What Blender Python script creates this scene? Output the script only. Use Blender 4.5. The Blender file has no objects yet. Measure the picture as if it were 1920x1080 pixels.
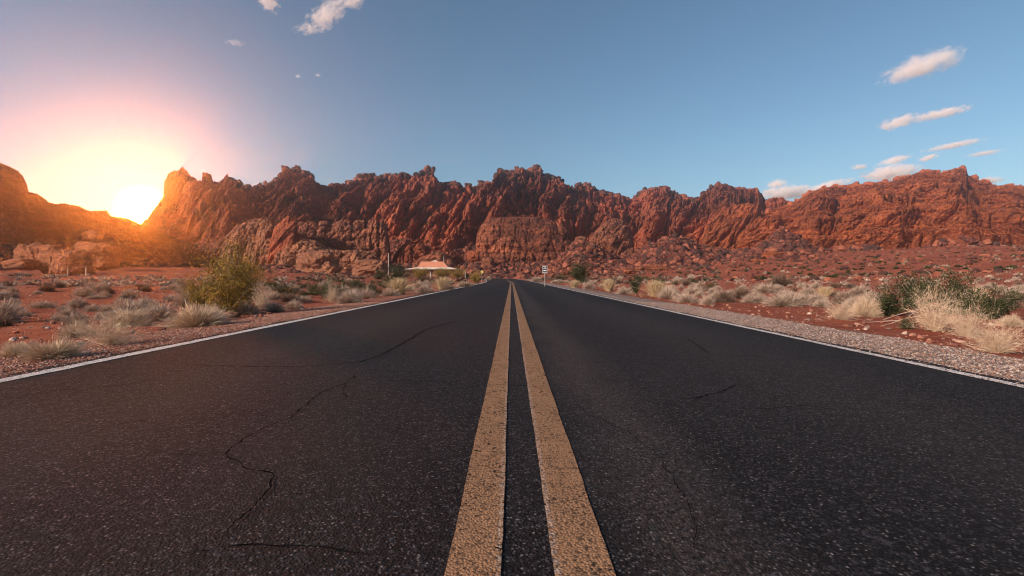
import bpy, math, random
import numpy as np
from mathutils import Vector

# ------------------------------------------------------------------ camera
H = 0.72            # lens height above the road
F = 960.0           # focal length in photo pixels (18 mm lens on a 36 mm frame)
VX, VY = 959.0, 520.0
sc = bpy.context.scene
cam_d = bpy.data.cameras.new('camera')
cam = bpy.data.objects.new('camera', cam_d)
sc.collection.objects.link(cam)
cam.location = (0, 0, H)
cam.rotation_euler = (math.radians(90), 0, 0)
cam_d.lens = 18.0
cam_d.sensor_width = 36.0
cam_d.shift_y = -20 / 1920
cam_d.shift_x = 1 / 1920
cam_d.clip_start = 0.05
cam_d.clip_end = 20000
cam_d.dof.use_dof = True
cam_d.dof.focus_distance = 3.2
cam_d.dof.aperture_fstop = 5.6
sc.camera = cam

# ------------------------------------------------------------------ world
SUN_AZ = math.radians(-125)     # clockwise from +Y (the view direction); negative = left
SUN_EL = math.radians(24)
GLOW_AZ = math.atan((268 - VX) / F)      # where the low sun stands in its notch
GLOW_EL = math.radians(6.1)
world = bpy.data.worlds.new('World')
sc.world = world
world.use_nodes = True
world.cycles.sampling_method = 'MANUAL'
world.cycles.sample_map_resolution = 2048
wn, wl = world.node_tree.nodes, world.node_tree.links
wn.clear()
w_out = wn.new('ShaderNodeOutputWorld')
sky = wn.new('ShaderNodeTexSky')
sky.sky_type = 'NISHITA'
sky.sun_disc = False
sky.sun_elevation = SUN_EL
sky.sun_rotation = SUN_AZ
sky.altitude = 700
sky.air_density = 1.0
sky.dust_density = 0.6
sky.ozone_density = 2.0
bg = wn.new('ShaderNodeBackground')
SKY_STRENGTH = 0.088
bg.inputs['Strength'].default_value = SKY_STRENGTH
tint = wn.new('ShaderNodeMix'); tint.data_type = 'RGBA'; tint.blend_type = 'MULTIPLY'
tint.inputs[0].default_value = 1.0
tint.inputs[7].default_value = (0.88, 1.0, 0.95, 1)
wl.new(sky.outputs[0], tint.inputs[6])
wl.new(tint.outputs[2], bg.inputs['Color'])
# the bright air round the setting sun (the sky's own aureole)
wc = wn.new('ShaderNodeTexCoord')
def wmath(op, a, b=None, clamp=False):
    m = wn.new('ShaderNodeMath'); m.operation = op; m.use_clamp = clamp
    for k, v in enumerate((a, b)):
        if v is None: continue
        if isinstance(v, (int, float)): m.inputs[k].default_value = v
        else: wl.new(v, m.inputs[k])
    return m.outputs[0]
gd = (math.sin(GLOW_AZ) * math.cos(GLOW_EL), math.cos(GLOW_AZ) * math.cos(GLOW_EL), math.sin(GLOW_EL))
dot = wn.new('ShaderNodeVectorMath'); dot.operation = 'DOT_PRODUCT'
wnrm = wn.new('ShaderNodeVectorMath'); wnrm.operation = 'NORMALIZE'
wl.new(wc.outputs['Generated'], wnrm.inputs[0])
wl.new(wnrm.outputs[0], dot.inputs[0])
dot.inputs[1].default_value = gd
ang = wmath('ARCCOSINE', wmath('MINIMUM', dot.outputs['Value'], 0.999999))
last = bg.outputs[0]
for sig_deg, col, stren, power in ((0.62, (1.0, 0.235, 0.020), 3300.0, 1.5),
                                   (8.5, (0.05, 0.80, 0.82), 0.26, 1.6),
                                   (14.0, (0.70, 0.75, 0.85), 0.10, 1.6)):
    g = wmath('EXPONENT', wmath('MULTIPLY', wmath('POWER', wmath('DIVIDE', ang, math.radians(sig_deg)), power), -1.0))
    b2 = wn.new('ShaderNodeBackground')
    b2.inputs['Color'].default_value = (*col, 1)
    wl.new(wmath('MULTIPLY', g, stren), b2.inputs['Strength'])
    ad = wn.new('ShaderNodeAddShader')
    wl.new(last, ad.inputs[0]); wl.new(b2.outputs[0], ad.inputs[1])
    last = ad.outputs[0]
wl.new(last, w_out.inputs['Surface'])

# ------------------------------------------------------------------ sun
sun_d = bpy.data.lights.new('sun', 'SUN')
sun_d.energy = 5.0
sun_d.color = (1.0, 0.80, 0.64)
sun_d.angle = math.radians(3)
sun = bpy.data.objects.new('sun', sun_d)
sc.collection.objects.link(sun)
sdir = Vector((math.sin(SUN_AZ) * math.cos(SUN_EL), math.cos(SUN_AZ) * math.cos(SUN_EL), math.sin(SUN_EL)))
sun.rotation_euler = sdir.to_track_quat('Z', 'Y').to_euler()

# ------------------------------------------------------------------ exposure
sc.view_settings.view_transform = 'Standard'
sc.view_settings.look = 'None'
sc.view_settings.exposure = 0.5
sc.view_settings.gamma = 1.0
sc.render.engine = 'CYCLES'
sc.cycles.use_denoising = True
sc.cycles.filter_width = 1.05
sc.cycles.max_bounces = 7
sc.cycles.diffuse_bounces = 3
sc.cycles.glossy_bounces = 2
sc.cycles.transparent_max_bounces = 8
sc.cycles.volume_bounces = 5
sc.cycles.sample_clamp_indirect = 4.0

# ------------------------------------------------------------------ numpy noise
rng = np.random.RandomState(7)
PERM = rng.permutation(512)
PERM = np.concatenate([PERM, PERM, PERM])
G3 = rng.normal(size=(512, 3)); G3 /= np.linalg.norm(G3, axis=1)[:, None]
R3 = rng.rand(512, 3)

def perlin(x, y, z):
    xi, yi, zi = np.floor(x).astype(np.int64), np.floor(y).astype(np.int64), np.floor(z).astype(np.int64)
    xf, yf, zf = x - xi, y - yi, z - zi
    u, v, w = (t * t * t * (t * (t * 6 - 15) + 10) for t in (xf, yf, zf))
    def g(i, j, k):
        h = PERM[PERM[PERM[(xi + i) & 511] + ((yi + j) & 511)] % 512 + ((zi + k) & 511)] % 512
        gg = G3[h]
        return gg[..., 0] * (xf - i) + gg[..., 1] * (yf - j) + gg[..., 2] * (zf - k)
    def lerp(a, b, t): return a + t * (b - a)
    x00 = lerp(g(0, 0, 0), g(1, 0, 0), u); x10 = lerp(g(0, 1, 0), g(1, 1, 0), u)
    x01 = lerp(g(0, 0, 1), g(1, 0, 1), u); x11 = lerp(g(0, 1, 1), g(1, 1, 1), u)
    return lerp(lerp(x00, x10, v), lerp(x01, x11, v), w) * 1.5

def fbm(x, y, z, octv=4, gain=0.5, lac=2.03):
    a, s = 1.0, 0.0
    for o in range(octv):
        s = s + a * perlin(x, y, z)
        x, y, z = x * lac + 17.3, y * lac + 5.1, z * lac + 9.7
        a *= gain
    return s

def billow(x, y, z, octv=3, gain=0.45):
    a, s, t = 1.0, 0.0, 0.0
    for o in range(octv):
        s = s + a * np.abs(perlin(x, y, z)) * 2
        t += a
        x, y, z = x * 2.1 + 31.3, y * 2.1 + 11.1, z * 2.1 + 3.7
        a *= gain
    return s / t

def worley(x, y, z):
    """F1, F2 and an id of the nearest cell"""
    xi, yi, zi = np.floor(x).astype(np.int64), np.floor(y).astype(np.int64), np.floor(z).astype(np.int64)
    f1 = np.full(x.shape, 9.0); f2 = np.full(x.shape, 9.0); cid = np.zeros(x.shape)
    for i in (-1, 0, 1):
        for j in (-1, 0, 1):
            for k in (-1, 0, 1):
                h = PERM[PERM[PERM[(xi + i) & 511] + ((yi + j) & 511)] % 512 + ((zi + k) & 511)] % 512
                p = R3[h]
                d = np.sqrt((xi + i + p[..., 0] - x) ** 2 + (yi + j + p[..., 1] - y) ** 2 + (zi + k + p[..., 2] - z) ** 2)
                closer = d < f1
                f2 = np.where(closer, f1, np.minimum(f2, d))
                cid = np.where(closer, h / 511.0, cid)
                f1 = np.where(closer, d, f1)
    return f1, f2, cid

def sstep(a, b, x):
    t = np.clip((x - a) / (b - a), 0, 1)
    return t * t * (3 - 2 * t)

# ------------------------------------------------------------------ mesh helpers
def mesh_np(name, V, faces=None, loops=None, mat=None, smooth=True, attrs=None, parent=None, matidx=None):
    """faces: int array (n,k) of quads or tris"""
    me = bpy.data.meshes.new(name)
    V = np.asarray(V, dtype=np.float32)
    Fc = np.asarray(faces, dtype=np.int32)
    n, k = Fc.shape
    me.vertices.add(len(V)); me.vertices.foreach_set('co', V.ravel())
    me.loops.add(n * k); me.loops.foreach_set('vertex_index', Fc.ravel())
    me.polygons.add(n)
    me.polygons.foreach_set('loop_start', np.arange(0, n * k, k, dtype=np.int32))
    me.polygons.foreach_set('use_smooth', np.full(n, smooth, dtype=bool))
    if attrs:
        for an, av in attrs.items():
            at = me.attributes.new(an, 'FLOAT', 'POINT')
            at.data.foreach_set('value', np.asarray(av, dtype=np.float32).ravel())
    for m in (mat if isinstance(mat, (list, tuple)) else [mat]):
        if m: me.materials.append(m)
    if matidx is not None:
        me.polygons.foreach_set('material_index', np.asarray(matidx, dtype=np.int32))
    me.update(calc_edges=True)
    me.validate()
    o = bpy.data.objects.new(name, me)
    sc.collection.objects.link(o)
    if parent: o.parent = parent
    return o

def grid_faces(nu, nv, flip=False):
    i = np.arange(nu * nv).reshape(nu, nv)
    a, b, c, d = i[:-1, :-1], i[1:, :-1], i[1:, 1:], i[:-1, 1:]
    f = np.stack([a, b, c, d], -1).reshape(-1, 4)
    return f[:, ::-1] if flip else f

def tag(o, label=None, cat=None, group=None, kind=None):
    if label: o['label'] = label
    if cat: o['category'] = cat
    if group: o['group'] = group
    if kind: o['kind'] = kind
    return o

def empty(name, loc, rz=0.0):
    o = bpy.data.objects.new(name, None)
    sc.collection.objects.link(o)
    o.empty_display_size = 0.2
    o.location = loc; o.rotation_euler = (0, 0, rz)
    return o

def ico(level):
    t = (1 + 5 ** 0.5) / 2
    V = [(-1, t, 0), (1, t, 0), (-1, -t, 0), (1, -t, 0), (0, -1, t), (0, 1, t), (0, -1, -t), (0, 1, -t), (t, 0, -1), (t, 0, 1), (-t, 0, -1), (-t, 0, 1)]
    V = [np.array(v) / np.linalg.norm(v) for v in V]
    Fs = [(0, 11, 5), (0, 5, 1), (0, 1, 7), (0, 7, 10), (0, 10, 11), (1, 5, 9), (5, 11, 4), (11, 10, 2), (10, 7, 6), (7, 1, 8),
          (3, 9, 4), (3, 4, 2), (3, 2, 6), (3, 6, 8), (3, 8, 9), (4, 9, 5), (2, 4, 11), (6, 2, 10), (8, 6, 7), (9, 8, 1)]
    for _ in range(level):
        cache, NF = {}, []
        def mid(a, b):
            key = (min(a, b), max(a, b))
            if key not in cache:
                m = V[a] + V[b]; V.append(m / np.linalg.norm(m)); cache[key] = len(V) - 1
            return cache[key]
        for a, b, c in Fs:
            ab, bc, ca = mid(a, b), mid(b, c), mid(c, a)
            NF += [(a, ab, ca), (b, bc, ab), (c, ca, bc), (ab, bc, ca)]
        Fs = NF
    return np.array(V), np.array(Fs)

def tube_np(pts, radii, sides=6):
    """a tapered tube along a polyline"""
    pts = np.asarray(pts, float); n = len(pts)
    V, Fc = [], []
    for i in range(n):
        d = pts[min(i + 1, n - 1)] - pts[max(i - 1, 0)]
        d = d / (np.linalg.norm(d) + 1e-9)
        a = np.cross(d, [0.3, 0.2, 1.0] if abs(d[2]) < 0.9 else [1, 0, 0]); a /= np.linalg.norm(a) + 1e-9
        b = np.cross(d, a)
        for k in range(sides):
            t = 2 * math.pi * k / sides
            V.append(pts[i] + radii[i] * (math.cos(t) * a + math.sin(t) * b))
    for i in range(n - 1):
        for k in range(sides):
            k2 = (k + 1) % sides
            Fc.append((i * sides + k, i * sides + k2, (i + 1) * sides + k2, (i + 1) * sides + k))
    return np.array(V), np.array(Fc)

class MB:
    def __init__(self): self.V, self.F, self.n = [], [], 0
    def add(self, V, Fc):
        V = np.asarray(V, float); Fc = np.asarray(Fc)
        if Fc.shape[1] == 3: Fc = np.concatenate([Fc, Fc[:, 2:3]], 1)
        self.V.append(V); self.F.append(Fc + self.n); self.n += len(V)
    def box(self, x0, x1, y0, y1, z0, z1):
        V = [(x, y, z) for x in (x0, x1) for y in (y0, y1) for z in (z0, z1)]
        self.add(V, [(0, 1, 3, 2), (4, 6, 7, 5), (0, 4, 5, 1), (2, 3, 7, 6), (0, 2, 6, 4), (1, 5, 7, 3)])
    def prism(self, pts):
        """hull of two equal rings of points: pts = (ring0, ring1)"""
        a, b = pts; n = len(a)
        self.add(list(a) + list(b), [(i, (i + 1) % n, n + (i + 1) % n, n + i) for i in range(n)])
        if n == 4:
            self.add(list(a), [(3, 2, 1, 0)]); self.add(list(b), [(0, 1, 2, 3)])
    def tube(self, pts, radii, sides=6):
        self.add(*tube_np(pts, radii, sides))
    def build(self, name, mat, parent=None, smooth=False):
        V = np.concatenate(self.V); Fc = np.concatenate(self.F)
        me = bpy.data.meshes.new(name)
        me.from_pydata(V.tolist(), [], [tuple(dict.fromkeys(f)) for f in Fc.tolist()])
        me.materials.append(mat)
        if smooth: me.polygons.foreach_set('use_smooth', [True] * len(me.polygons))
        me.update()
        o = bpy.data.objects.new(name, me); sc.collection.objects.link(o)
        if parent: o.parent = parent
        return o

# ------------------------------------------------------------------ materials
class NT:
    def __init__(self, name, rough=0.9, spec=0.3):
        self.m = bpy.data.materials.new(name); self.m.use_nodes = True
        self.t = self.m.node_tree; self.n = self.t.nodes; self.l = self.t.links
        self.b = self.n['Principled BSDF']
        self.b.inputs['Roughness'].default_value = rough
        self.b.inputs['Specular IOR Level'].default_value = spec
    def put(self, sock, v):
        if isinstance(v, (int, float)): sock.default_value = v
        elif isinstance(v, tuple): sock.default_value = (*v, 1) if len(v) == 3 and sock.type == 'RGBA' else v
        elif v is not None: self.l.new(v, sock)
    def math(self, op, a, b=None, clamp=False):
        m = self.n.new('ShaderNodeMath'); m.operation = op; m.use_clamp = clamp
        self.put(m.inputs[0], a); self.put(m.inputs[1], b)
        return m.outputs[0]
    def mix(self, f, a, b, blend='MIX'):
        m = self.n.new('ShaderNodeMix'); m.data_type = 'RGBA'; m.blend_type = blend
        self.put(m.inputs[0], f); self.put(m.inputs[6], a); self.put(m.inputs[7], b)
        return m.outputs[2]
    def ramp(self, f, lo, hi):
        m = self.n.new('ShaderNodeMapRange'); m.clamp = True
        self.put(m.inputs[0], f); m.inputs[1].default_value = lo; m.inputs[2].default_value = hi
        return m.outputs[0]
    def coord(self, kind='Object', scale=(1, 1, 1)):
        if kind == 'World':
            c = self.n.new('ShaderNodeNewGeometry').outputs['Position']
        else:
            c = self.n.new('ShaderNodeTexCoord').outputs[kind]
        mp = self.n.new('ShaderNodeMapping'); mp.inputs['Scale'].default_value = scale
        self.l.new(c, mp.inputs[0]); return mp.outputs[0]
    def noise(self, vec, scale, detail=4, rough=0.55, dist=0.0):
        m = self.n.new('ShaderNodeTexNoise'); self.put(m.inputs['Vector'], vec)
        m.inputs['Scale'].default_value = scale; m.inputs['Detail'].default_value = detail
        m.inputs['Roughness'].default_value = rough; m.inputs['Distortion'].default_value = dist
        return m.outputs[0]
    def voro(self, vec, scale, feature='F1', out='Distance'):
        m = self.n.new('ShaderNodeTexVoronoi'); m.feature = feature; self.put(m.inputs['Vector'], vec)
        m.inputs['Scale'].default_value = scale
        return m.outputs[out]
    def attr(self, name):
        m = self.n.new('ShaderNodeAttribute'); m.attribute_name = name; return m.outputs['Fac']
    def objrand(self):
        return self.n.new('ShaderNodeObjectInfo').outputs['Random']
    def bump(self, h, strength, dist, normal=None):
        m = self.n.new('ShaderNodeBump'); m.inputs['Strength'].default_value = strength
        m.inputs['Distance'].default_value = dist; self.put(m.inputs['Height'], h)
        if normal is not None: self.l.new(normal, m.inputs['Normal'])
        return m.outputs[0]
    def done(self, col=None, normal=None, rough=None):
        if col is not None: self.put(self.b.inputs['Base Color'], col)
        if normal is not None: self.l.new(normal, self.b.inputs['Normal'])
        if rough is not None: self.put(self.b.inputs['Roughness'], rough)
        return self.m

def plain(name, col, rough=0.7, var=0.15, scale=8.0, spec=0.3, metal=0.0):
    n = NT(name, rough, spec)
    c = n.coord('Object')
    f = n.noise(c, scale, 5)
    lo = tuple(v * (1 - var) for v in col); hi = tuple(min(1, v * (1 + var)) for v in col)
    n.b.inputs['Metallic'].default_value = metal
    return n.done(n.mix(n.ramp(f, 0.3, 0.7), lo, hi))

def rock_mat(name, light, mid, dark, talus, strata=0.0, rubble=1.0):
    """layered desert rock; attribute 'talus' marks rubble slopes, 'varnish' the dark desert varnish"""
    n = NT(name, 0.95, 0.15)
    w = n.coord('World')
    big = n.noise(w, 0.045, 5, 0.6, 0.4)
    med = n.noise(w, 0.30, 6, 0.62, 0.3)
    fine = n.noise(w, 1.6, 6, 0.65)
    st = n.coord('World', (0.12, 0.12, 1.0))
    lay = n.noise(st, 0.55, 5, 0.6, 0.5)
    f = n.math('ADD', n.math('MULTIPLY', big, 0.45), n.math('MULTIPLY', med, 0.55))
    col = n.mix(n.ramp(f, 0.38, 0.60), mid, light)
    if strata:
        col = n.mix(n.math('MULTIPLY', n.ramp(lay, 0.56, 0.50), strata), col, dark)
    varn = n.math('MULTIPLY', n.attr('varnish'), n.ramp(n.math('ADD', n.math('MULTIPLY', med, 0.6), n.math('MULTIPLY', fine, 0.4)), 0.40, 0.56))
    col = n.mix(varn, col, dark)
    pale = tuple(min(1, v * 1.35 + 0.02) for v in light)
    col = n.mix(n.math('MULTIPLY', n.ramp(fine, 0.56, 0.72), 0.5), col, pale)
    tc = n.mix(n.ramp(n.voro(w, 0.9, 'F1', 'Color'), 0.15, 0.85), tuple(v * 0.62 for v in talus), tuple(min(1, v * 1.3) for v in talus))
    tc = n.mix(n.ramp(n.noise(w, 0.7, 5, 0.7), 0.55, 0.68), tc, dark)
    col = n.mix(n.attr('talus'), col, tc)
    v1 = n.voro(w, 0.55, 'F1'); 
    nb = n.bump(med, 1.0, 2.6)
    nb = n.bump(fine, 1.0, 1.2, nb)
    nb = n.bump(n.noise(w, 4.5, 4, 0.7), 0.8, 0.25, nb)
    nb = n.bump(v1, 0.5 * rubble, 0.7, nb)
    if strata: nb = n.bump(lay, 0.9 * strata, 1.3, nb)
    return n.done(col, nb)

# ------------------------------------------------------------------ ground
def G(x, y):
    """height of the desert floor"""
    r = np.sqrt(x * x + y * y)
    az = np.arctan2(x, np.maximum(y, 1e-3))
    right = sstep(0.02, 0.65, az)
    left = sstep(-0.05, -0.6, az)
    rise = sstep(25, 230, r) * (right * 8.0 + left * 2.6) + 0.42 * sstep(62, 118, r) + 1.6 * sstep(130, 230, r) + sstep(230, 700, r) * 6
    away = sstep(4.2, 14.0, np.abs(x))
    und = (perlin(x / 17 + 3.3, y / 17, x * 0 + 0.5) * 0.30 + perlin(x / 5.3, y / 5.3 + 7, x * 0 + 4.5) * 0.10) * away
    und = und + perlin(x / 55 + 3.3, y / 55, x * 0 + 8.5) * 1.0 * sstep(30, 110, r) * sstep(6, 30, np.abs(x))
    und = und + perlin(x / 1.3, y / 1.3, x * 0 + 2.2) * 0.025 * sstep(4.6, 6.5, np.abs(x))
    # slight fall away from the raised roadbed
    bed = -0.10 * sstep(3.5, 6.0, np.abs(x))
    crest = 0.0 * r
    bank = 0.0
    return rise + und + bed + crest

def path_x(y):
    """centre line: straight, then a bend to the left beyond the crest"""
    return -np.maximum(y - 62, 0) ** 2 * 0.0014

def flat(px, py):
    """pixel of the photo on flat ground -> point"""
    y = F * H / (py - VY)
    return y * (px - VX) / F, y

def on_ground(px, py):
    """walk the view ray till it meets the desert floor"""
    a = (px - VX) / F; e = (VY - py) / F
    ys = np.geomspace(1.0, 600, 3000)
    g = G(ys * a, ys)
    z = H + ys * e
    hit = np.where(z <= g)[0]
    y = ys[hit[0]] if len(hit) else 600.0
    return y * a, y, float(G(np.array([y * a]), np.array([y]))[0])

th = np.concatenate([np.linspace(-math.pi, -1.05, 60, endpoint=False), np.linspace(-1.05, 1.05, 1100), np.linspace(1.05, math.pi, 61)[1:]])
rr = np.concatenate([[0.05], np.geomspace(0.8, 900, 600)])
TH, RR = np.meshgrid(th, rr, indexing='ij')
gx, gy = RR * np.sin(TH), RR * np.cos(TH)
gz = G(gx, gy)
gz = np.where(np.abs(gx - path_x(np.clip(gy, 0, 150))) < 3.9 + gy * 0.01 * (gy > 60), gz - 0.04 - 0.10 * sstep(60, 90, gy), gz)

n = NT('desert_soil', 0.97, 0.1)
w = n.coord('World')
s1 = n.noise(w, 0.10, 5, 0.6, 0.5); s2 = n.noise(w, 1.3, 6, 0.65); s3 = n.noise(w, 14.0, 5, 0.7)
soil = n.mix(n.ramp(s1, 0.35, 0.65), (0.185, 0.040, 0.021), (0.280, 0.078, 0.042))
soil = n.mix(n.math('MULTIPLY', n.ramp(s2, 0.45, 0.7), 0.6), soil, (0.31, 0.125, 0.078))
soil = n.mix(n.math('MULTIPLY', n.ramp(s3, 0.55, 0.7), 0.5), soil, (0.14, 0.05, 0.035))
# loose gravel on the shoulders of the road, by world x
sx = n.n.new('ShaderNodeSeparateXYZ'); n.l.new(w, sx.inputs[0])
wob = n.math('MULTIPLY', n.math('SUBTRACT', n.noise(w, 1.1, 4, 0.6), 0.5), 1.1)
xx = n.math('ADD', sx.outputs[0], wob)
rband = n.math('MULTIPLY', n.ramp(xx, 2.9, 3.3), n.ramp(xx, 5.1, 4.6))
lband = n.math('MULTIPLY', n.ramp(xx, -3.1, -3.4), n.ramp(xx, -5.6, -4.9))
vc = n.voro(w, 75.0, 'F1', 'Color'); vb = n.n.new('ShaderNodeRGBToBW'); n.l.new(vc, vb.inputs[0])
grey = n.mix(n.ramp(vb.outputs[0], 0.2, 0.8), (0.07, 0.045, 0.04), (0.32, 0.25, 0.22))
redg = n.mix(n.ramp(vb.outputs[0], 0.2, 0.8), (0.12, 0.035, 0.022), (0.34, 0.16, 0.11))
col = n.mix(rband, soil, grey)
col = n.mix(lband, col, redg)
speck = n.ramp(n.voro(w, 16.0, 'F1'), 0.20, 0.12)
col = n.mix(n.math('MULTIPLY', speck, 0.55), col, (0.42, 0.26, 0.20))
nb = n.bump(s2, 0.5, 0.12)
nb = n.bump(n.voro(w, 75.0, 'F1'), 0.9, 0.010, nb)
nb = n.bump(n.voro(w, 9.0, 'F1'), 0.4, 0.03, nb)
nb = n.bump(s3, 0.6, 0.02, nb)
M_SOIL = n.done(col, nb)
ground = mesh_np('ground', np.stack([gx, gy, gz], -1).reshape(-1, 3), grid_faces(len(th), len(rr), True), mat=M_SOIL)
tag(ground, 'red desert soil stretching from the road to the cliffs', kind='structure')

# ------------------------------------------------------------------ road
def asphalt(name, paint=None, edge=None):
    n = NT(name, 0.88, 0.12)
    w = n.coord('World')
    wj = n.coord('World', (1.0, 1.0, 1.0)); f1 = n.voro(wj, 112.0, 'F1'); cc = n.voro(wj, 112.0, 'F1', 'Color'); c2 = n.n.new('ShaderNodeSeparateColor'); n.l.new(n.voro(w, 245.0, 'F1', 'Color'), c2.inputs[0])
    bw = n.n.new('ShaderNodeSeparateColor'); n.l.new(cc, bw.inputs[0])
    rnd = bw.outputs[0]; rnd2 = bw.outputs[1]
    fine = n.noise(w, 260.0, 3, 0.6)
    base = n.mix(n.math('POWER', n.ramp(rnd, 0.0, 1.0), 3.0), (0.002, 0.002, 0.0032), (0.058, 0.056, 0.068))
    mott = n.noise(w, 30.0, 4, 0.75)
    base = n.mix(n.ramp(mott, 0.62, 0.38), base, (0.004, 0.0035, 0.004))
    base = n.mix(n.math('MULTIPLY', n.ramp(c2.outputs[0], 0.5, 1.0), 0.25), base, (0.034, 0.030, 0.032))
    base = n.mix(n.math('MULTIPLY', n.ramp(rnd2, 0.80, 1.0), n.ramp(f1, 0.6, 0.2)), base, (0.15, 0.13, 0.13))
    base = n.mix(n.math('MULTIPLY', n.ramp(rnd, 0.965, 0.985), n.ramp(f1, 0.45, 0.15)), base, (0.30, 0.26, 0.24))
    big = n.noise(n.coord('World', (1.0, 0.25, 1.0)), 0.9, 5, 0.6)
    base = n.mix(n.math('MULTIPLY', n.ramp(big, 0.35, 0.7), 0.30), base, (0.032, 0.030, 0.034))
    sx = n.n.new('ShaderNodeSeparateXYZ'); n.l.new(w, sx.inputs[0])
    # dusty band to the right of the stripes and worn wheel paths
    wob = n.math('MULTIPLY', n.math('SUBTRACT', n.noise(w, 0.8, 3), 0.5), 0.6)
    xx = n.math('ADD', sx.outputs[0], wob)
    d1 = n.math('MULTIPLY', n.ramp(xx, 0.25, 0.45), n.ramp(xx, 0.80, 0.55))
    d2 = n.math('MULTIPLY', n.ramp(xx, 1.3, 1.8), n.ramp(xx, 2.7, 2.2))
    d3 = n.math('MULTIPLY', n.ramp(xx, -1.4, -1.9), n.ramp(xx, -2.9, -2.3))
    dust = n.math('ADD', n.math('MULTIPLY', d1, 0.40), n.math('MULTIPLY', n.math('ADD', d2, d3), 0.16))
    dust = n.math('MULTIPLY', dust, n.ramp(n.noise(w, 60, 3, 0.7), 0.35, 0.75))
    base = n.mix(dust, base, (0.12, 0.098, 0.088))
    hgt = n.math('ADD', n.math('MULTIPLY', n.ramp(f1, 0.55, 0.0), 1.0), n.math('MULTIPLY', rnd2, 0.8))
    hgt = n.math('ADD', hgt, n.math('MULTIPLY', fine, 0.4))
    strength = 1.0
    if paint:
        pb = n.noise(w, 9.0, 5, 0.7)
        pf = n.noise(n.coord('World', (1.0, 1.8, 1.0)), 70.0, 4, 0.7)
        pc = n.mix(n.ramp(pb, 0.35, 0.7), tuple(v * 0.80 for v in paint), paint)
        pc = n.mix(n.math('MULTIPLY', n.ramp(pf, 0.50, 0.66), 0.55), pc, tuple(v * 0.42 for v in paint))
        if edge:
            for (a0, a1) in edge:
                e = n.math('MULTIPLY', n.ramp(sx.outputs[0], min(a0, a1) - 0.004, min(a0, a1) + 0.002), n.ramp(sx.outputs[0], max(a0, a1) + 0.005, max(a0, a1) - 0.003))
                pc = n.mix(n.math('MULTIPLY', e, n.ramp(n.noise(w, 45, 3), 0.40, 0.60)), pc, (0.36, 0.27, 0.22))
        worn = n.math('MULTIPLY', n.ramp(rnd, 0.36, 0.12), n.ramp(n.noise(w, 12.0, 4, 0.7), 0.40, 0.60))
        trans = n.ramp(n.noise(n.coord('World', (1.0, 5.0, 1.0)), 7.0, 5, 0.7, 0.4), 0.60, 0.66)
        pc = n.mix(n.math('MULTIPLY', trans, 0.6), pc, tuple(v * 0.35 for v in paint))
        hole = n.math('MULTIPLY', n.ramp(f1, 0.62, 0.80), 0.8)
        base = n.mix(n.math('MAXIMUM', worn, hole), pc, base)
        strength = 0.75
    nb = n.bump(hgt, strength, 0.0035)
    nb = n.bump(n.noise(w, 22.0, 4, 0.6), 0.35, 0.012, nb)
    nb = n.bump(n.noise(w, 2.0, 3, 0.5), 0.3, 0.03, nb)
    return n.done(base, nb)

M_ASPH = asphalt('asphalt')
M_YEL = asphalt('yellow_road_paint', (0.32, 0.178, 0.100), [(-0.036, -0.024), (0.100, 0.116)])
M_WHT = asphalt('white_road_paint', (0.78, 0.72, 0.71))

def road_z(y):
    return 0.02 + 0.42 * sstep(62, 118, y) + 1.6 * sstep(130, 230, y)

ys = np.concatenate([np.linspace(-25, 12, 150), np.geomspace(12.1, 150, 160)])
def ribbon(name, x0, x1, zoff, mat, wob=0.0, y1=150, cols=2, parent=None, seed=0):
    yy = ys[ys <= y1]
    xs = np.linspace(x0, x1, cols)
    dy = np.gradient(path_x(yy), yy)
    nx, ny = 1 / np.sqrt(1 + dy ** 2), -dy / np.sqrt(1 + dy ** 2)
    V = []
    for j, xo in enumerate(xs):
        e = 0
        if wob and j in (0, cols - 1):
            e = perlin(yy * 3.1 + seed, yy * 0 + j * 9.3, yy * 0 + .5) * wob + perlin(yy * 23.0 + seed, yy * 0 + j * 9.3, yy * 0 + .5) * wob * .5
        cr = -0.012 * (xo / 3.4) ** 2 * 0
        V.append(np.stack([path_x(yy) + nx * (xo + e), yy + ny * (xo + e), road_z(yy) + zoff + cr + yy * 0], -1))
    V = np.stack(V, 0)
    return mesh_np(name, V.reshape(-1, 3), grid_faces(cols, len(yy)), mat=mat, parent=parent)

road = ribbon('road', -3.62, 3.40, 0.0, M_ASPH, 0.05, cols=8)
tag(road, 'dark two lane asphalt road running straight to the cliffs', kind='structure')
ys = np.concatenate([np.linspace(-25, 0, 30), np.linspace(0.02, 12, 1200), np.geomspace(12.1, 150, 200)])
for nm, a, b, m, wb, ye in (('lane_line', -0.156, -0.024, M_YEL, 0.003, 88), ('lane_line', 0.102, 0.243, M_YEL, 0.003, 88),
                        ('edge_line', -3.51, -3.385, M_WHT, 0.010, 100), ('edge_line', 3.225, 3.315, M_WHT, 0.007, 120)):
    o = ribbon(nm, a, b, 0.004, m, wb, y1=ye, parent=road, seed=a * 100)
    if nm == 'lane_line': o['label'] = 'worn yellow centre stripe of the road'
    else: o['label'] = 'white edge line of the road'

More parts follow.
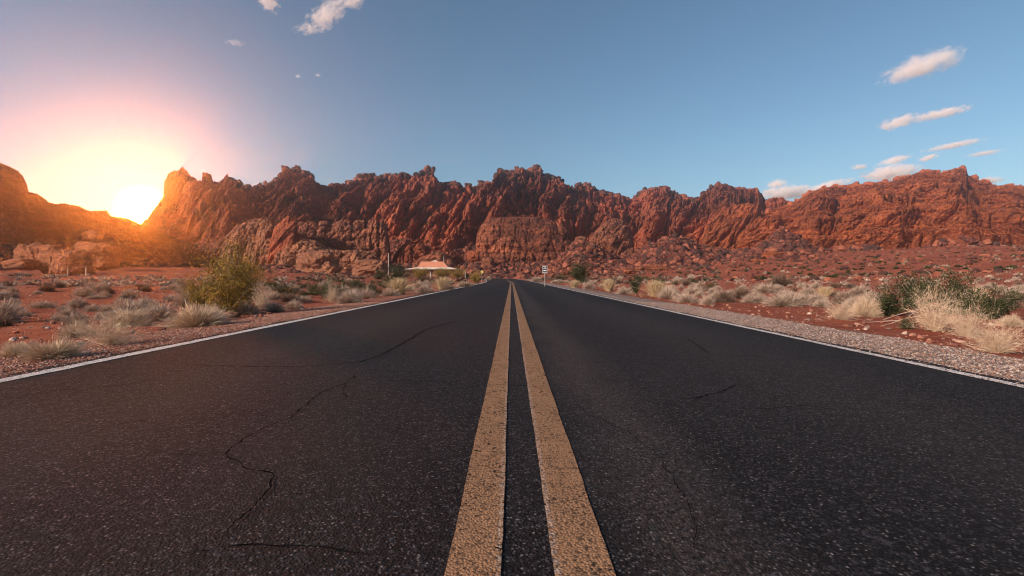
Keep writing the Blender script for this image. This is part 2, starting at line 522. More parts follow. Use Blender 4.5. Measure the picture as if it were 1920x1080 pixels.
# cracks in the asphalt: thin near-black strips laid on the road surface
M_CRACK = plain('dark_crack', (0.006, 0.005, 0.006), 1.0, 0.2, spec=0.0)
CR = [([(672, 706), (655, 722), (600, 745), (575, 765), (540, 795), (490, 815), (455, 835), (425, 860), (432, 875), (470, 890), (510, 905), (514, 925), (480, 960), (440, 1000), (422, 1028)], 0.0065),
      ([(340, 1060), (400, 1050), (440, 1042), (500, 1042), (560, 1035), (640, 1050), (700, 1060)], 0.006),
      ([(340, 690), (460, 693), (560, 694), (620, 690), (680, 683), (720, 668), (760, 645), (800, 620)], 0.012),
      ([(690, 722), (760, 720), (820, 723), (900, 727), (960, 730), (1050, 731), (1100, 733)], 0.005),
      ([(1070, 686), (1120, 684), (1170, 680)], 0.008),
      ([(1275, 757), (1310, 753), (1340, 745), (1365, 735), (1385, 726)], 0.008),
      ([(60, 742), (150, 738), (240, 728), (330, 712)], 0.006),
      ([(1330, 668), (1400, 672), (1460, 678)], 0.010),
      ([(660, 1000), (610, 1020), (560, 1035)], 0.003),
      ([(940, 584), (990, 584)], 0.045),
      ([(1240, 636), (1290, 640), (1330, 668)], 0.010),
      ([(540, 795), (500, 790), (455, 782), (400, 784)], 0.003),
      ([(655, 722), (640, 735), (652, 752), (700, 760)], 0.004),
      ([(514, 925), (560, 940), (600, 938), (640, 950)], 0.0025),
      ([(425, 860), (380, 868), (330, 862), (270, 880)], 0.0025),
      ([(422, 1028), (380, 1045), (350, 1078)], 0.003),
      ([(1075, 760), (1110, 790), (1180, 820), (1240, 870), (1290, 960), (1310, 1078)], 0.003),
      ([(1300, 755), (1420, 775), (1520, 770), (1620, 790)], 0.004),
      ([(60, 820), (160, 815), (260, 800), (330, 805)], 0.003),
      ([(800, 620), (850, 606), (890, 604)], 0.014)]
mb = MB()
rc = random.Random(5)
for pts, wd in CR:
    P = [flat(*p) for p in pts]
    Q = []
    for (a, b), (c, d) in zip(P[:-1], P[1:]):
        L = math.hypot(c - a, d - b); k = max(2, int(L / 0.015))
        for i in range(k): Q.append((a + (c - a) * i / k, b + (d - b) * i / k))
    Q.append(P[-1]); Q = np.array(Q)
    s = np.cumsum(np.r_[0, np.hypot(*np.diff(Q, axis=0).T)])
    off = perlin(s * 9, s * 0 + wd * 900, s * 0) * 0.022 + perlin(s * 45, s * 0 + wd * 300, s * 0) * 0.008
    T = np.gradient(Q, axis=0); T /= np.linalg.norm(T, axis=1)[:, None] + 1e-9
    N = np.stack([-T[:, 1], T[:, 0]], -1)
    C = Q + N * off[:, None]
    wv = 1.35 * wd * np.clip(0.35 + 0.9 * np.abs(perlin(s * 12, s * 0 + 3.3, s * 0)) * 1.6, 0.15, 1.3) * np.clip(np.minimum(s, s[-1] - s) * 6 + 0.1, 0, 1)
    A, B = C + N * wv[:, None] / 2, C - N * wv[:, None] / 2
    z = np.full((len(A), 1), 0.02 + 0.006)
    V = np.concatenate([np.c_[A, z], np.c_[B, z]]); m_ = len(A)
    mb.add(V, [(i, m_ + i, m_ + i + 1, i + 1) for i in range(m_ - 1)])
cr = mb.build('crack', M_CRACK, road)
cr['label'] = 'dark crack wandering through the asphalt'; cr['kind'] = 'stuff'

# ------------------------------------------------------------------ cliffs
def interp(px, pts):
    p = np.array(pts, float)
    return np.interp(px, p[:, 0], p[:, 1])

def smooth1(a, k):
    ker = np.hanning(2 * k + 3); ker /= ker.sum()
    return np.convolve(np.pad(a, k + 1, mode='edge'), ker, mode='valid')

SURF = {}
def ridge(name, px0, px1, nu, nv, sky_pts, Df, Dc, prof, mat, fin=6.0, finL=16.0, lean=0.0, block=2.0, blockL=9.0,
          strata=0.0, strataH=4.0, rough=1.0, talus_v=0.35, varn=None, seed=0.0, sil=1.0, thick=1.6, foot=None, spur=0.0, crag=1.0, crev=1.0):
    px = np.linspace(px0, px1, nu)
    a = (px - VX) / F
    P = np.array(prof, float)       # (depth fraction, height fraction)
    seg = np.r_[0, np.cumsum(np.hypot(np.diff(P[:, 0]), 1.3 * np.diff(P[:, 1])))]
    t = np.linspace(0, seg[-1], int(nv * 0.86))
    hf = np.interp(t, seg, P[:, 0]); vf = np.interp(t, seg, P[:, 1])
    hb = np.linspace(1, thick, nv - len(t) + 1)[1:]; vb = 1 - ((hb - 1) / (thick - 1)) ** 1.5
    hf, vf = np.r_[hf, hb], np.r_[vf, vb]
    isback = np.r_[np.zeros(len(t)), np.ones(len(hb))]
    df, dc = interp(px, Df), interp(px, Dc)
    spy = interp(px, sky_pts)
    if crag:
        f1, f2, cid = worley(px / 9.0 + seed, px * 0 + .5, px * 0 + seed)
        g1, g2, cig = worley(px / 3.6 + seed, px * 0 + 2.5, px * 0 + seed)
        spy = spy - crag * (np.sqrt(np.clip((f2 - f1) * 3, 0, 1)) * (0.4 + 1.2 * cid) - 0.6) - crag * 0.5 * (np.sqrt(np.clip((g2 - g1) * 3, 0, 1)) * (0.4 + 1.2 * cig) - 0.6)
    zc = H + dc * (VY - spy) / F
    zf = (G(a * df, df) if foot is None else H + df * (VY - interp(px, foot)) / F) - 1.5
    A = a[:, None] + 0 * hf[None, :]
    # low-frequency spurs move the face in and out
    sp = perlin(px[:, None] / 60 + seed, vf[None, :] * 1.2, A * 0 + seed) if spur else 0
    hh = hf[None, :] + spur * sp * np.sin(np.clip(hf, 0, 1) * math.pi)[None, :]
    D = df[:, None] + (dc - df)[:, None] * hh
    Z = zf[:, None] + (zc - zf)[:, None] * vf[None, :]
    X = A * D; Y = D.copy()
    V0 = np.clip(vf, 0, 1)[None, :] + 0 * X
    cliff = sstep(talus_v - 0.10, talus_v + 0.10, V0 + 0.10 * perlin(X / 22, Y / 40, Z / 18 + seed))
    # displacement
    q = (X + lean * Z)
    wx = fbm(X / 30 + seed, Y / 40, Z / 30, 3) * 6
    d = 0
    if fin:
        b1 = billow((q + wx) / finL + seed, Y / (finL * 5) + 1.7, (Z + wx * .5) / (finL * 3.2), 3, 0.42)
        d = d + fin * (b1 - 0.35) * 1.6
    if block:
        lx, lz = blockL, blockL * 1.35
        f1, f2, cid = worley((q + wx * .3) / lx + seed, Y / lx, Z / lz)
        e = np.clip((f2 - f1) * 2.6, 0, 1)
        d = d + block * (np.sqrt(e) - 0.6 + (cid - 0.5) * 0.9)
        f1, f2, cid = worley(q / (lx * .42) + seed + 5, Y / (lx * .42), Z / (lz * .42))
        d = d + block * 0.42 * (np.sqrt(np.clip((f2 - f1) * 2.6, 0, 1)) - 0.6 + (cid - 0.5) * 0.9)
    if strata:
        zz = Z + 4.5 * perlin(X / 34 + seed, Y / 60, Z * 0 + 2.2) + 1.3 * perlin(X / 12, Y / 20, Z / 9)
        lay = np.abs(((zz / strataH) % 1.0) - 0.5) * 2
        lay2 = np.abs(((zz / (strataH * .37) + .3) % 1.0) - 0.5) * 2
        d = d + strata * (np.sqrt(1 - lay ** 2 * .96) - 0.7) + strata * 0.4 * (np.sqrt(1 - lay2 ** 2 * .96) - 0.7)
    c1 = perlin((q + wx * .6) / (finL * .75) + seed + 3, Y / (finL * 3), (Z + wx) / (finL * 2.0))
    c2 = perlin((q + wx * .3) / (finL * .30) + seed + 6, Y / (finL * 1.5), (Z + wx * .5) / (finL * 0.8))
    c3 = perlin(X / (finL * .8) + seed + 9, Y / (finL * 1.5), (Z + wx * .8) / (finL * 0.22))
    d = d - crev * (3.6 * np.exp(-np.abs(c1) / 0.055) + 1.7 * np.exp(-np.abs(c2) / 0.07) + 1.3 * np.exp(-np.abs(c3) / 0.07))
    d = d + rough * (1.5 * (billow(X / 6.5 + seed, Y / 6.5, Z / 6.5, 4, 0.6) - 0.35) * 1.6 + fbm(X / 2.2 + seed, Y / 2.2, Z / 2.2, 3, 0.6) * 0.5)
    f1, f2, cid = worley((X + 0.4 * Z) / 2.3 + seed, Y / 2.3, Z / 3.0)
    d = d + rough * 0.8 * (np.sqrt(np.clip((f2 - f1) * 2.6, 0, 1)) - 0.6 + (cid - 0.5))
    # rubble slope: rounded heaps of stones
    f1, f2, cid = worley(X / 3.4, Y / 3.4, Z / 2.6 + seed)
    f1b, f2b, cidb = worley(X / 1.6, Y / 1.6, Z / 1.3 + seed)
    tal = (0.9 - f1) * 0.8 * (0.25 + cid) + (0.9 - f1b) * 0.8 * (0.2 + cidb) + 1.6 * fbm(X / 14, Y / 14, Z / 14 + seed, 3)
    dist = cliff * d + (1 - cliff) * tal * rough
    upz = cliff * 0.25 + (1 - cliff) * 0.85
    hor = np.sqrt(np.clip(1 - upz ** 2, 0, 1))
    r = np.sqrt(X * X + Y * Y)
    back = 1 - 1.6 * isback[None, :]
    atcrest = 1 - 0.55 * sstep(0.9, 1.0, V0)
    X2 = X - X / r * dist * hor * back * atcrest
    Y2 = Y - Y / r * dist * hor * back * atcrest
    Z2 = Z + dist * upz * atcrest
    # fit the crest to the outline
    el = (Z2 - H) / Y2
    cur = el.max(axis=1); want = (VY - spy) / F
    fz = (zf - H) / df
    ratio = np.clip((want - fz) / np.maximum(cur - fz, 1e-3), 0.2, 2.2)
    k = int(max(1, nu / (px1 - px0) * 1.0 * sil))
    ratio = smooth1(ratio, k)
    Z2 = zf[:, None] + (Z2 - zf[:, None]) * ratio[:, None]
    vr = np.ones_like(X) * (varn if varn is not None else 0.5)
    vr = vr * sstep(-0.35, 0.25, perlin(X / 26 + 4, Y / 50, Z / 16 + seed))
    V = np.stack([X2, Y2, Z2], -1).reshape(-1, 3)
    o = mesh_np(name, V, grid_faces(nu, len(hf)), mat=mat, smooth=False, attrs={'talus': 1 - cliff, 'varnish': vr})
    ok = ((1 - cliff) > 0.5) & (isback[None, :] < 0.5)
    SURF[name + '%.1f' % seed] = np.stack([X2[ok], Y2[ok], Z2[ok]], -1)
    cr_ = (V0 > 0.94) & (isback[None, :] < 0.5)
    SURF['crest' + '%.1f' % seed] = np.stack([X2[cr_], Y2[cr_], Z2[cr_]], -1)
    return o

M_MAIN = rock_mat('dark_varnished_rock', (0.60, 0.170, 0.084), (0.42, 0.110, 0.057), (0.050, 0.021, 0.019), (0.19, 0.058, 0.038), strata=0.2)
M_RIGHT = rock_mat('red_sandstone', (0.60, 0.180, 0.070), (0.44, 0.115, 0.045), (0.15, 0.045, 0.026), (0.28, 0.082, 0.048), strata=0.45, rubble=0.6)
M_LEFT = rock_mat('left_cliff_rock', (0.40, 0.165, 0.105), (0.27, 0.10, 0.065), (0.11, 0.045, 0.035), (0.30, 0.10, 0.062), strata=0.4)
M_BUFF = rock_mat('buff_sandstone', (0.56, 0.255, 0.145), (0.44, 0.175, 0.095), (0.20, 0.085, 0.058), (0.35, 0.14, 0.09), strata=0.5, rubble=0.5)
M_DOME = rock_mat('banded_red_sandstone', (0.46, 0.150, 0.080), (0.33, 0.098, 0.054), (0.085, 0.036, 0.028), (0.20, 0.06, 0.04), strata=0.55, rubble=0.8)
M_ORNG = rock_mat('orange_sandstone', (0.50, 0.19, 0.105), (0.38, 0.125, 0.066), (0.15, 0.062, 0.046), (0.32, 0.11, 0.065), strata=0.6, rubble=0.4)

PROF = [(0, 0), (0.30, 0.10), (0.55, 0.24), (0.66, 0.38), (0.74, 0.62), (0.84, 0.86), (0.93, 0.96), (1, 1)]
SKY_MAIN = [(150, 470), (200, 440), (235, 424), (262, 420), (275, 412), (285, 395), (300, 378), (306, 370), (308, 340), (315, 328), (325, 321), (335, 320), (342, 312), (350, 319), (358, 331), (372, 339), (378, 338), (380, 323), (395, 325), (400, 340), (412, 341), (420, 332), (427, 324), (430, 336), (445, 340), (455, 348), (470, 352), (484, 349), (486, 343), (494, 351), (497, 341), (515, 345), (521, 330), (533, 315), (545, 321), (552, 312), (565, 317), (572, 322), (584, 327), (593, 342), (605, 350), (615, 349), (630, 348), (645, 345), (665, 340), (672, 333), (685, 325), (695, 326), (700, 334), (725, 330), (750, 326), (785, 330), (789, 320), (800, 316), (812, 321), (815, 333), (830, 345), (850, 345), (870, 352), (880, 345), (888, 353), (900, 343), (908, 344), (920, 342), (926, 336), (938, 320), (955, 321), (975, 316), (1000, 320), (1003, 315), (1012, 314), (1015, 328), (1035, 331), (1050, 337), (1060, 345), (1078, 352), (1085, 345), (1108, 347), (1115, 356), (1150, 365), (1180, 374), (1200, 362), (1215, 355), (1240, 353), (1260, 360), (1290, 374), (1303, 375), (1310, 372), (1320, 360), (1335, 348), (1360, 344), (1380, 351), (1400, 353), (1418, 352), (1428, 362), (1435, 373), (1460, 371), (1480, 375), (1495, 380), (1530, 400), (1600, 430)]
main = ridge('cliff', 150, 1600, 2100, 330, SKY_MAIN,
             [(150, 250), (350, 235), (600, 225), (900, 235), (1200, 240), (1600, 260)],
             [(150, 360), (400, 330), (700, 370), (960, 360), (1180, 400), (1370, 350), (1600, 380)],
             PROF, M_MAIN, fin=11.0, finL=15, lean=-0.45, block=3.0, blockL=9, strata=0.5, strataH=6, rough=1.5, talus_v=0.26, varn=0.85, seed=2.3, spur=0.14, crag=2.6, crev=1.5)
tag(main, 'jagged red brown cliff range across the end of the road', kind='structure')

SKY_RIGHT = [(1380, 430), (1440, 395), (1470, 385), (1488, 378), (1500, 372), (1520, 360), (1545, 351), (1590, 346), (1620, 345), (1665, 341), (1690, 334), (1720, 324), (1740, 318), (1755, 318), (1762, 327), (1775, 321), (1790, 315), (1812, 314), (1815, 328), (1825, 333), (1840, 340), (1870, 348), (1900, 347), (1920, 350), (2000, 344), (2150, 352), (2300, 345), (2400, 380)]
PROF_R = [(0, 0), (0.10, 0.04), (0.13, 0.20), (0.26, 0.26), (0.29, 0.42), (0.45, 0.52), (0.50, 0.66), (0.75, 0.84), (0.93, 0.97), (1, 1)]
right = ridge('cliff', 1380, 2400, 1300, 330, SKY_RIGHT,
              [(1380, 215), (1600, 185), (1900, 175), (2400, 150)], [(1380, 300), (1600, 285), (1900, 270), (2400, 240)],
              PROF_R, M_RIGHT, fin=4.2, finL=13, lean=-0.9, block=1.5, blockL=8, strata=2.2, strataH=8.5, rough=1.1, talus_v=0.04, varn=0.35, seed=8.1, spur=0.12, crag=1.2, crev=1.2)
tag(right, 'rounded bright red sandstone ridge on the right', kind='structure')

SKY_LEFT = [(-420, 330), (-250, 300), (-120, 290), (0, 305), (18, 312), (35, 321), (44, 332), (50, 345), (54, 360), (70, 363), (82, 371), (92, 380), (102, 383), (118, 382), (135, 384), (150, 387), (163, 394), (172, 396), (184, 395), (200, 394), (208, 405), (225, 408), (245, 411), (262, 420), (300, 432), (340, 450), (380, 470)]
left = ridge('cliff', -420, 380, 1000, 300, SKY_LEFT,
             [(-420, 70), (0, 105), (150, 135), (300, 185), (380, 200)], [(-420, 120), (0, 160), (150, 200), (262, 250), (380, 280)],
             [(0, 0), (0.25, 0.10), (0.45, 0.30), (0.62, 0.62), (0.82, 0.88), (0.95, 0.98), (1, 1)],
             M_LEFT, fin=4.5, finL=12, lean=0.5, block=2.4, blockL=6, strata=1.0, strataH=4.5, rough=1.3, talus_v=0.16, varn=0.6, seed=14.6, spur=0.12, crag=1.3, crev=1.2)
tag(left, 'shadowed brown rock slope rising on the left', kind='structure')

# outcrops in front of the range
DOME = [(0, 0), (0.02, 0.30), (0.10, 0.60), (0.25, 0.82), (0.50, 0.95), (1, 1)]
def outcrop(pts, D, base, dep, mat, label, seed, strata=1.4, strataH=3.0, fin=1.0, finL=9, block=0.9, blockL=6, rough=0.55, varn=0.4, lean=0.0, name='rock_outcrop', crev=0.35):
    x0, x1 = pts[0][0], pts[-1][0]
    nu = int((x1 - x0) * 2.2) + 20
    o = ridge(name, x0, x1, nu, 150, pts, [(x0, D), (x1, D)], [(x0, D + dep), (x1, D + dep)], DOME, mat,
              fin=fin, finL=finL, lean=lean, crev=crev, crag=0.5, block=block, blockL=blockL, strata=strata, strataH=strataH, rough=rough,
              talus_v=-0.5, varn=varn, seed=seed, sil=0.8, thick=1.9)
    tag(o, label, 'rock', 'sandstone outcrops at the foot of the cliffs')
    return o

outcrop([(395, 470), (405, 455), (425, 440), (445, 422), (470, 412), (495, 407), (508, 410), (514, 425), (518, 455), (528, 500)], 185, 508, 26, M_BUFF,
        'pale buff sandstone bluff left of the two dark pointed rocks', 3.1, strataH=5, fin=2.0)
outcrop([(498, 500), (506, 450), (515, 425), (527, 415), (540, 404), (550, 408), (557, 425), (561, 452), (570, 500)], 178, 508, 20, M_MAIN,
        'two dark pointed rocks between pale sandstone bluffs', 4.4, strata=0.3, fin=2.5, finL=8, lean=-0.5, varn=0.8)
outcrop([(548, 500), (558, 435), (562, 418), (588, 414), (596, 420), (600, 415), (614, 414), (620, 421), (632, 415), (645, 411), (655, 411), (659, 420), (668, 413), (682, 413), (686, 422), (692, 412), (705, 410), (711, 421), (715, 411), (722, 411), (728, 430), (735, 500)], 205, 508, 30, M_ORNG,
        'long layered sandstone ledge topped by a row of round knobs', 5.6, strataH=6, fin=1.5, block=1.4)
outcrop([(505, 500), (520, 468), (540, 455), (560, 447), (590, 450), (610, 462), (640, 470), (680, 468), (705, 476), (716, 500)], 172, 509, 22, M_BUFF,
        'low pale sandstone shelf in front of the knobbed ledge', 6.7, strataH=4, fin=1.2)
outcrop([(890, 492), (894, 440), (903, 420), (918, 410), (940, 407), (970, 406), (1005, 407), (1035, 413), (1055, 420), (1066, 432), (1071, 450), (1074, 480), (1080, 495)], 215, 500, 26, M_DOME,
        'broad layered sandstone dome behind the end of the road', 7.9, strataH=6.4, strata=1.5, fin=1.3, finL=16, block=0.4, rough=0.5, varn=0.9, crev=0.35)
outcrop([(1096, 485), (1104, 450), (1118, 430), (1130, 420), (1148, 409), (1166, 411), (1178, 420), (1187, 440), (1189, 470), (1193, 490)], 222, 495, 24, M_ORNG,
        'tilted sandstone slab with dark stains right of the dome', 9.2, strataH=4, strata=0.9, fin=1.8, lean=-0.6, varn=0.8)
outcrop([(732, 505), (738, 480), (748, 465), (765, 452), (785, 449), (800, 462), (820, 462), (845, 468), (865, 480), (880, 505)], 208, 512, 22, M_MAIN,
        'dark red rock mass behind the low building', 10.4, strataH=3, fin=2.0, block=1.8, varn=0.6)
outcrop([(765, 505), (775, 490), (795, 480), (820, 470), (838, 476), (855, 490), (862, 505)], 192, 512, 16, M_ORNG,
        'smooth orange hump right behind the building roof', 10.9, strataH=3, fin=1.0, block=0.6)
outcrop([(1300, 500), (1316, 450), (1330, 415), (1352, 395), (1378, 385), (1402, 380), (1420, 385), (1428, 400), (1420, 430), (1432, 470), (1440, 500)], 255, 505, 30, M_RIGHT,
        'steep fluted red buttress at the right of the range', 11.5, strata=0.2, fin=4.5, finL=9, lean=-0.9, block=1.6, varn=0.6)
outcrop([(1500, 505), (1515, 494), (1535, 489), (1560, 488), (1580, 492), (1600, 500), (1612, 507)], 120, 509, 9, M_ORNG,
        'low pale orange ledge with a hollow on the right plain', 12.6, strataH=1.6, strata=0.7, fin=0.8, finL=5, block=0.6, blockL=3, rough=0.3)
outcrop([(1180, 512), (1192, 500), (1215, 495), (1240, 496), (1262, 502), (1275, 512)], 125, 514, 9, M_ORNG,
        'low orange ledge right of the big green bush', 13.7, strataH=1.6, strata=0.6, fin=0.8, finL=5, block=0.6, blockL=3, rough=0.3)

PT = [(0, 0), (0.35, 0.25), (0.7, 0.62), (1, 1)]
M_RUB = rock_mat('rubble_slope_rock', (0.20, 0.058, 0.034), (0.14, 0.042, 0.027), (0.05, 0.022, 0.019), (0.12, 0.036, 0.025))
for (pts, D0, D1, seed, lab) in (
    ([(866, 520), (872, 508), (884, 496), (920, 488), (960, 494), (1000, 494), (1040, 488), (1066, 470), (1085, 450), (1100, 455), (1130, 470), (1160, 484), (1195, 478), (1230, 455), (1262, 440), (1290, 450), (1320, 462), (1370, 470), (1420, 465), (1450, 440), (1468, 428), (1490, 440), (1540, 470), (1570, 490), (1600, 510)], 130, 198, 21.5, 'rubble slope of fallen rocks below the cliffs, centre right'),
    ([(560, 518), (600, 508), (660, 504), (720, 500), (760, 497), (800, 500), (840, 498), (870, 496), (890, 505), (910, 520)], 174, 200, 22.5, 'rubble slope of fallen rocks left of the road end'),
    ([(380, 515), (430, 505), (470, 500), (500, 496), (540, 500), (570, 512)], 130, 165, 23.5, 'low rubble slope under the pale bluff')):
    o = ridge('rubble_slope', pts[0][0], pts[-1][0], int((pts[-1][0] - pts[0][0]) * 1.6) + 10, 150, pts, [(0, D0), (2000, D0)], [(0, D1), (2000, D1)], PT, M_RUB,
              rough=1.0, talus_v=3.0, seed=seed, thick=1.5, sil=3)
    tag(o, lab, kind='structure')

# boulders
def boulder(px, py, wpx, hpx, mat, label, seed, D=None, level=5, name='boulder', group=None, sq=0.85):
    x, y, z = on_ground(px, py)
    if D is not None:
        y = D; x = D * (px - VX) / F; z = H + D * (VY - py) / F
    V, Fs = ico(level)
    sx, sz = wpx / F * y / 2, hpx / F * y / 2
    W = V * np.array([sx, sx * 0.85, sz])
    s = 1.2 / max(sx, sz)
    # squared-off lump
    p = np.sign(V) * np.abs(V) ** sq
    W = p / np.max(np.abs(p), axis=1)[:, None] * 0.35 + p * 0.70
    W = W * np.array([sx, sx * 0.85, sz])
    nrm = V
    d = fbm(V[:, 0] * 1.1 + seed, V[:, 1] * 1.1, V[:, 2] * 1.1, 5, 0.5) * 0.28
    f1, f2, cid = worley(V[:, 0] * 2.2 + seed, V[:, 1] * 2.2, V[:, 2] * 2.2)
    d = d + 0.07 * (np.sqrt(np.clip((f2 - f1) * 2.5, 0, 1)) - 0.6)
    W = W * (1 + d[:, None])
    W[:, 2] = W[:, 2] + sz * 0.85
    o = mesh_np(name, W, Fs, mat=mat, attrs={'talus': np.zeros(len(W)), 'varnish': np.full(len(W), 0.25)})
    o.location = (x, y, z)
    tag(o, label, 'boulder', group)
    return o

BG = 'boulders at the foot of the cliffs'
boulder(598, 512, 66, 42, M_BUFF, 'big pitted pale boulder left of the round one', 1.1, D=150, group=BG)
boulder(696, 514, 62, 28, M_BUFF, 'rounded pitted boulder beside the thin grey pole', 2.2, D=140, group=BG)
boulder(66, 498, 46, 42, M_BUFF, 'tall cracked boulder at the foot of the left slope', 3.3, D=92, group=BG)
boulder(100, 508, 44, 50, M_BUFF, 'knobbly boulder between two others on the left', 4.4, D=90, group=BG)
boulder(136, 510, 54, 42, M_BUFF, 'flat topped boulder rightmost of the left trio', 5.5, D=88, group=BG)
boulder(38, 504, 44, 20, M_BUFF, 'low boulder leftmost below the shadowed slope', 6.6, D=86, group=BG)
boulder(185, 500, 60, 46, M_BUFF, 'layered rounded boulder left of the sun glow', 7.7, D=120, group=BG)
boulder(176, 455, 30, 24, M_BUFF, 'small capped boulder high on the left slope', 8.8, D=150, group=BG)
boulder(200, 465, 28, 26, M_LEFT, 'round boulder on the left slope below the notch', 9.9, D=152, group=BG)
boulder(1088, 462, 20, 20, M_ORNG, 'upright orange boulder on the rubble right of the dome', 10.1, D=205, group=BG)
boulder(1090, 478, 20, 14, M_ORNG, 'orange boulder lowest under the upright one', 11.1, D=200, group=BG)
boulder(1112, 484, 26, 16, M_ORNG, 'wide orange boulder on the rubble above the sign', 12.1, D=195, group=BG)
boulder(915, 505, 22, 24, M_ORNG, 'squat split boulder left of the road end', 13.1, D=180, group=BG)
boulder(888, 488, 22, 18, M_MAIN, 'smooth dark red boulder above the road end', 14.1, D=185, group=BG)
boulder(1450, 485, 34, 14, M_RIGHT, 'long leaning red boulder on the right rubble slope', 15.1, D=150, group=BG)
boulder(1422, 500, 26, 15, M_RIGHT, 'blocky red boulder under the leaning one', 16.1, D=140, group=BG)
boulder(1060, 515, 16, 8, M_ORNG, 'small bright orange boulder just right of the road sign', 17.1, D=110, group=BG, level=4)
boulder(1180, 512, 22, 10, M_ORNG, 'small orange boulder right of the big green bush', 18.1, D=112, group=BG, level=4)
boulder(1650, 500, 30, 12, M_ORNG, 'pale orange boulder lying on the right plain', 19.1, D=110, group=BG, level=4)
RG = 'rocks lying beside the road'
boulder(316, 613, 26, 8, M_BUFF, 'small rock at the left end of the round pale shrub', 20.1, level=4, name='rock', group=RG)
boulder(430, 596, 30, 12, M_BUFF, 'reddish rock under the right end of the round pale shrub', 21.1, level=4, name='rock', group=RG)
boulder(1206, 558, 10, 7, M_BUFF, 'white rock at the edge of the right shoulder', 22.1, level=4, name='rock', group=RG)
boulder(1524, 589, 9, 5, M_BUFF, 'tiny pale rock beside the right gravel', 23.1, level=3, name='rock', group=RG)
boulder(252, 542, 28, 9, M_BUFF, 'flat pale rock on the left plain', 24.1, level=4, name='rock', group=RG)
boulder(45, 700, 22, 5, M_BUFF, 'dull reddish stone on the near left shoulder', 25.1, level=3, name='rock', group=RG)
boulder(1590, 612, 14, 4, M_BUFF, 'flat stone beside the dead branches', 26.1, level=3, name='rock', group=RG)

# ------------------------------------------------------------------ loose stones
def stones(name, xs, ys_, sizes, mat, label, zoff=0.0, seedn=1, lev=0):
    rs = np.random.RandomState(seedn)
    V0, F0 = ico(lev)
    n_ = len(xs)
    kinds = []
    for k in range(8):
        kinds.append(V0 * (1 + rs.normal(size=(len(V0), 1)) * 0.16) * np.array([1, rs.uniform(.6, 1.0), rs.uniform(.4, .8)]))
    kinds = np.array(kinds)[rs.randint(0, 8, n_)]
    an = rs.rand(n_) * 6.283
    c, s = np.cos(an)[:, None], np.sin(an)[:, None]
    X = kinds[..., 0] * c - kinds[..., 1] * s; Y = kinds[..., 0] * s + kinds[..., 1] * c
    W = np.stack([X, Y, kinds[..., 2]], -1) * sizes[:, None, None]
    zs = G(xs, ys_) + zoff
    W[..., 0] += xs[:, None]; W[..., 1] += ys_[:, None]; W[..., 2] += (zs + sizes * 0.25)[:, None]
    Fs = (F0[None] + (np.arange(n_) * len(V0))[:, None, None]).reshape(-1, 3)
    sh = np.repeat(rs.rand(n_), len(V0))
    o = mesh_np(name, W.reshape(-1, 3), Fs, mat=mat, smooth=False, attrs={'shade': sh})
    tag(o, label, kind='stuff')
    return o

def stone_mat(name, cols):
    n = NT(name, 0.9, 0.2)
    r = n.attr('shade')
    ramp = n.n.new('ShaderNodeValToRGB'); ramp.color_ramp.interpolation = 'CONSTANT'
    el = ramp.color_ramp.elements
    el[0].color = (*cols[0], 1); el[0].position = 0
    el[1].color = (*cols[1], 1); el[1].position = 1 / len(cols)
    for k in range(2, len(cols)):
        e = el.new(k / len(cols)); e.color = (*cols[k], 1)
    n.l.new(r, ramp.inputs[0])
    f = n.noise(n.coord('World'), 120, 3)
    return n.done(n.mix(n.math('MULTIPLY', n.ramp(f, 0.4, 0.7), 0.3), ramp.outputs[0], (0.12, 0.07, 0.06)))
M_PEB_R = stone_mat('grey_pebbles', [(0.26, 0.20, 0.185), (0.16, 0.12, 0.115), (0.08, 0.06, 0.055), (0.34, 0.27, 0.24), (0.22, 0.12, 0.09), (0.12, 0.09, 0.09), (0.28, 0.15, 0.10), (0.42, 0.35, 0.31)])
M_PEB_L = stone_mat('red_pebbles', [(0.30, 0.12, 0.08), (0.40, 0.22, 0.16), (0.16, 0.06, 0.045), (0.46, 0.33, 0.27), (0.26, 0.09, 0.055), (0.34, 0.16, 0.11), (0.20, 0.12, 0.10)])
def rubble(src, n_, smin, smax, mat, label, seedn, lev=1, power=4):
    rs = np.random.RandomState(seedn)
    P = np.concatenate([SURF[k] for k in src]); wgt = 1 / P[:, 1]
    P = P[rs.randint(0, len(P), n_)]
    V0, F0 = ico(lev)
    kinds = []
    for k in range(10):
        q = np.sign(V0) * np.abs(V0) ** 0.7
        kinds.append(q * (1 + rs.normal(size=(len(V0), 1)) * 0.13) * np.array([1, rs.uniform(.6, 1.0), rs.uniform(.5, .9)]))
    kk = np.array(kinds)[rs.randint(0, 10, n_)]
    size = smin + (smax - smin) * rs.rand(n_) ** power
    a, b = rs.rand(n_) * 6.283, rs.normal(size=n_) * 0.5
    c, s_ = np.cos(a)[:, None], np.sin(a)[:, None]; cb, sb = np.cos(b)[:, None], np.sin(b)[:, None]
    x1 = kk[..., 0] * cb - kk[..., 2] * sb; z1 = kk[..., 0] * sb + kk[..., 2] * cb
    W = np.stack([x1 * c - kk[..., 1] * s_, x1 * s_ + kk[..., 1] * c, z1], -1) * size[:, None, None] + P[:, None, :]
    Fs = (F0[None] + (np.arange(n_) * len(V0))[:, None, None]).reshape(-1, 3)
    o = mesh_np('rubble', W.reshape(-1, 3), Fs, mat=mat, smooth=False, attrs={'shade': np.repeat(rs.rand(n_), len(V0))})
    tag(o, label, kind='stuff')
M_RST = stone_mat('rubble_stone', [(0.15, 0.042, 0.026), (0.10, 0.030, 0.021), (0.04, 0.018, 0.016), (0.20, 0.062, 0.036), (0.12, 0.036, 0.026), (0.07, 0.025, 0.019), (0.05, 0.022, 0.018), (0.27, 0.088, 0.050)])
